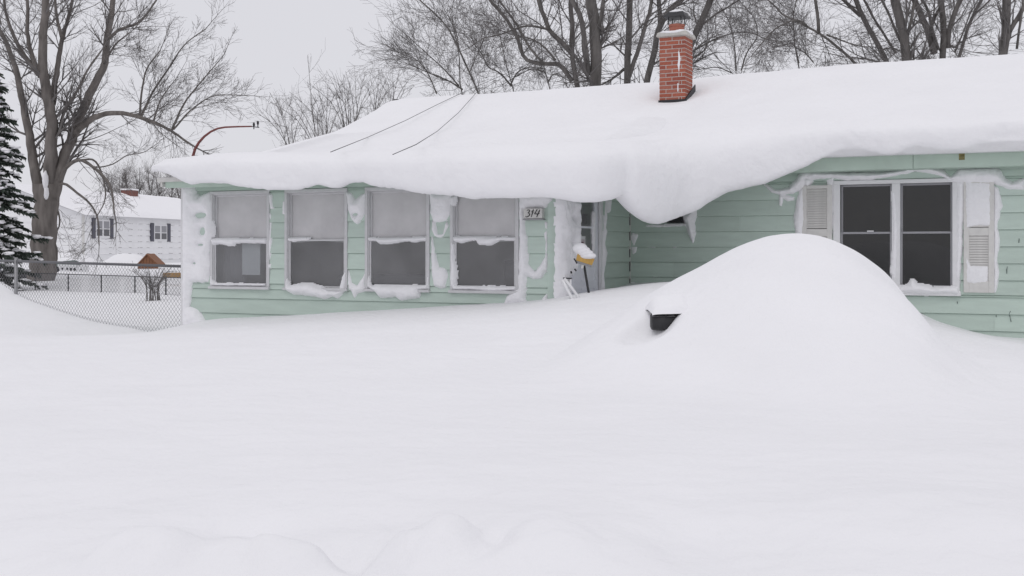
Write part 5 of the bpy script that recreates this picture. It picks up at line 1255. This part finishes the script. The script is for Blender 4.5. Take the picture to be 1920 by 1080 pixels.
# ------------------------------------------------------------------ snowy spruce
def spruce():
    rs = random.Random(5); Z = 29.5; s2 = F / Z
    cxp = -14; base = atZ(cxp, 540, Z); zg = G(base[0], base[1]); top = EYE + (HZ - 140) * Z / F
    root = empty('spruce_tree', (base[0], base[1], zg)); tag(root, 'dark green spruce laden with clumps of snow', 'tree')
    MB().tube([(base[0], base[1], zg - .1), (base[0], base[1], zg + 2), (base[0], base[1], top)], [.14, .10, .02], 8).build('trunk', BARK, root, smooth=True)
    fo = MB(); sn = MB(); br_ = MB()
    H = top - zg - .2; nb = 165
    for k in range(nb):
        f = (k / nb) ** .9; z0 = zg + .25 + f * H; Lb = (1.5 * (1 - f) ** .8 + .10) * rs.uniform(.4, 1.12); az = k * 2.39996 + rs.uniform(-.3, .3)
        ca, sa = math.cos(az), math.sin(az); pts = []; rdr = rs.uniform(.2, .6); z0 += rs.uniform(-.12, .12)
        for i in range(6):
            u = i / 5; r = Lb * u; zz = z0 - rdr * Lb * u ** 1.3 + .10 * Lb * u * u * u
            pts.append((base[0] + ca * r, base[1] + sa * r, zz))
        br_.tube(pts, [.02 * (1 - .8 * i / 5) + .003 for i in range(6)], 4, cap=False)
        nn_ = int(46 * Lb) + 10
        for q in range(nn_):
            u = rs.uniform(.12, 1.02); i = min(4, int(u * 5)); w_ = u * 5 - i
            p = [pts[i][m_] + (pts[i + 1][m_] - pts[i][m_]) * w_ for m_ in range(3)]
            sd = rs.choice((-1, 1)); l_ = rs.uniform(.13, .32) * (1.1 - .5 * u); sp = rs.uniform(.5, 1.2)
            dx = ca * math.cos(sp) - sd * sa * math.sin(sp); dy = sa * math.cos(sp) + sd * ca * math.sin(sp); dz = rs.uniform(-.75, -.05)
            wv = .012 + .018 * rs.random(); nx2, ny2 = -dy * wv, dx * wv; tilt = rs.uniform(-.02, .02)
            a = (p[0] - nx2, p[1] - ny2, p[2] - tilt); b = (p[0] + nx2, p[1] + ny2, p[2] + tilt); c = (p[0] + dx * l_ + nx2 * .3, p[1] + dy * l_ + ny2 * .3, p[2] + dz * l_); d = (p[0] + dx * l_ - nx2 * .3, p[1] + dy * l_ - ny2 * .3, p[2] + dz * l_)
            fo.quad(a, b, c, d)
            fo.quad((p[0], p[1], p[2] - .03), (p[0], p[1], p[2] + .02), (p[0] + dx * l_ * .9, p[1] + dy * l_ * .9, p[2] + dz * l_ + .015), (p[0] + dx * l_ * .9, p[1] + dy * l_ * .9, p[2] + dz * l_ - .03))
        for q in range(int(7.5 * Lb) + 1):
            u = rs.uniform(.3, 1.0); i = min(4, int(u * 5)); p = pts[i]; w_ = u * 5 - i
            p = [pts[i][m_] + (pts[i + 1][m_] - pts[i][m_]) * w_ for m_ in range(3)]
            r = rs.uniform(.025, .10) * rs.uniform(.6, 1.2); sn.ellipsoid((p[0] + rs.uniform(-.06, .06), p[1] + rs.uniform(-.06, .06), p[2] + .025), (r * (.8 + .9 * abs(ca)) * rs.uniform(.8, 1.3), r * (.8 + .9 * abs(sa)) * rs.uniform(.8, 1.3), r * .5), 8, 5, .8, rs)
    br_.build('branches', BARK, root); fo.build('needles', NEEDLE, root); sn.build('snow_clumps', SNOWC, root, smooth=True); adopt(root)
spruce()
bpy.context.view_layer.update()
print('tris approx', sum(len(o.data.polygons) for o in bpy.data.objects if o.type == 'MESH') * 2, 'objects', len(bpy.data.objects))
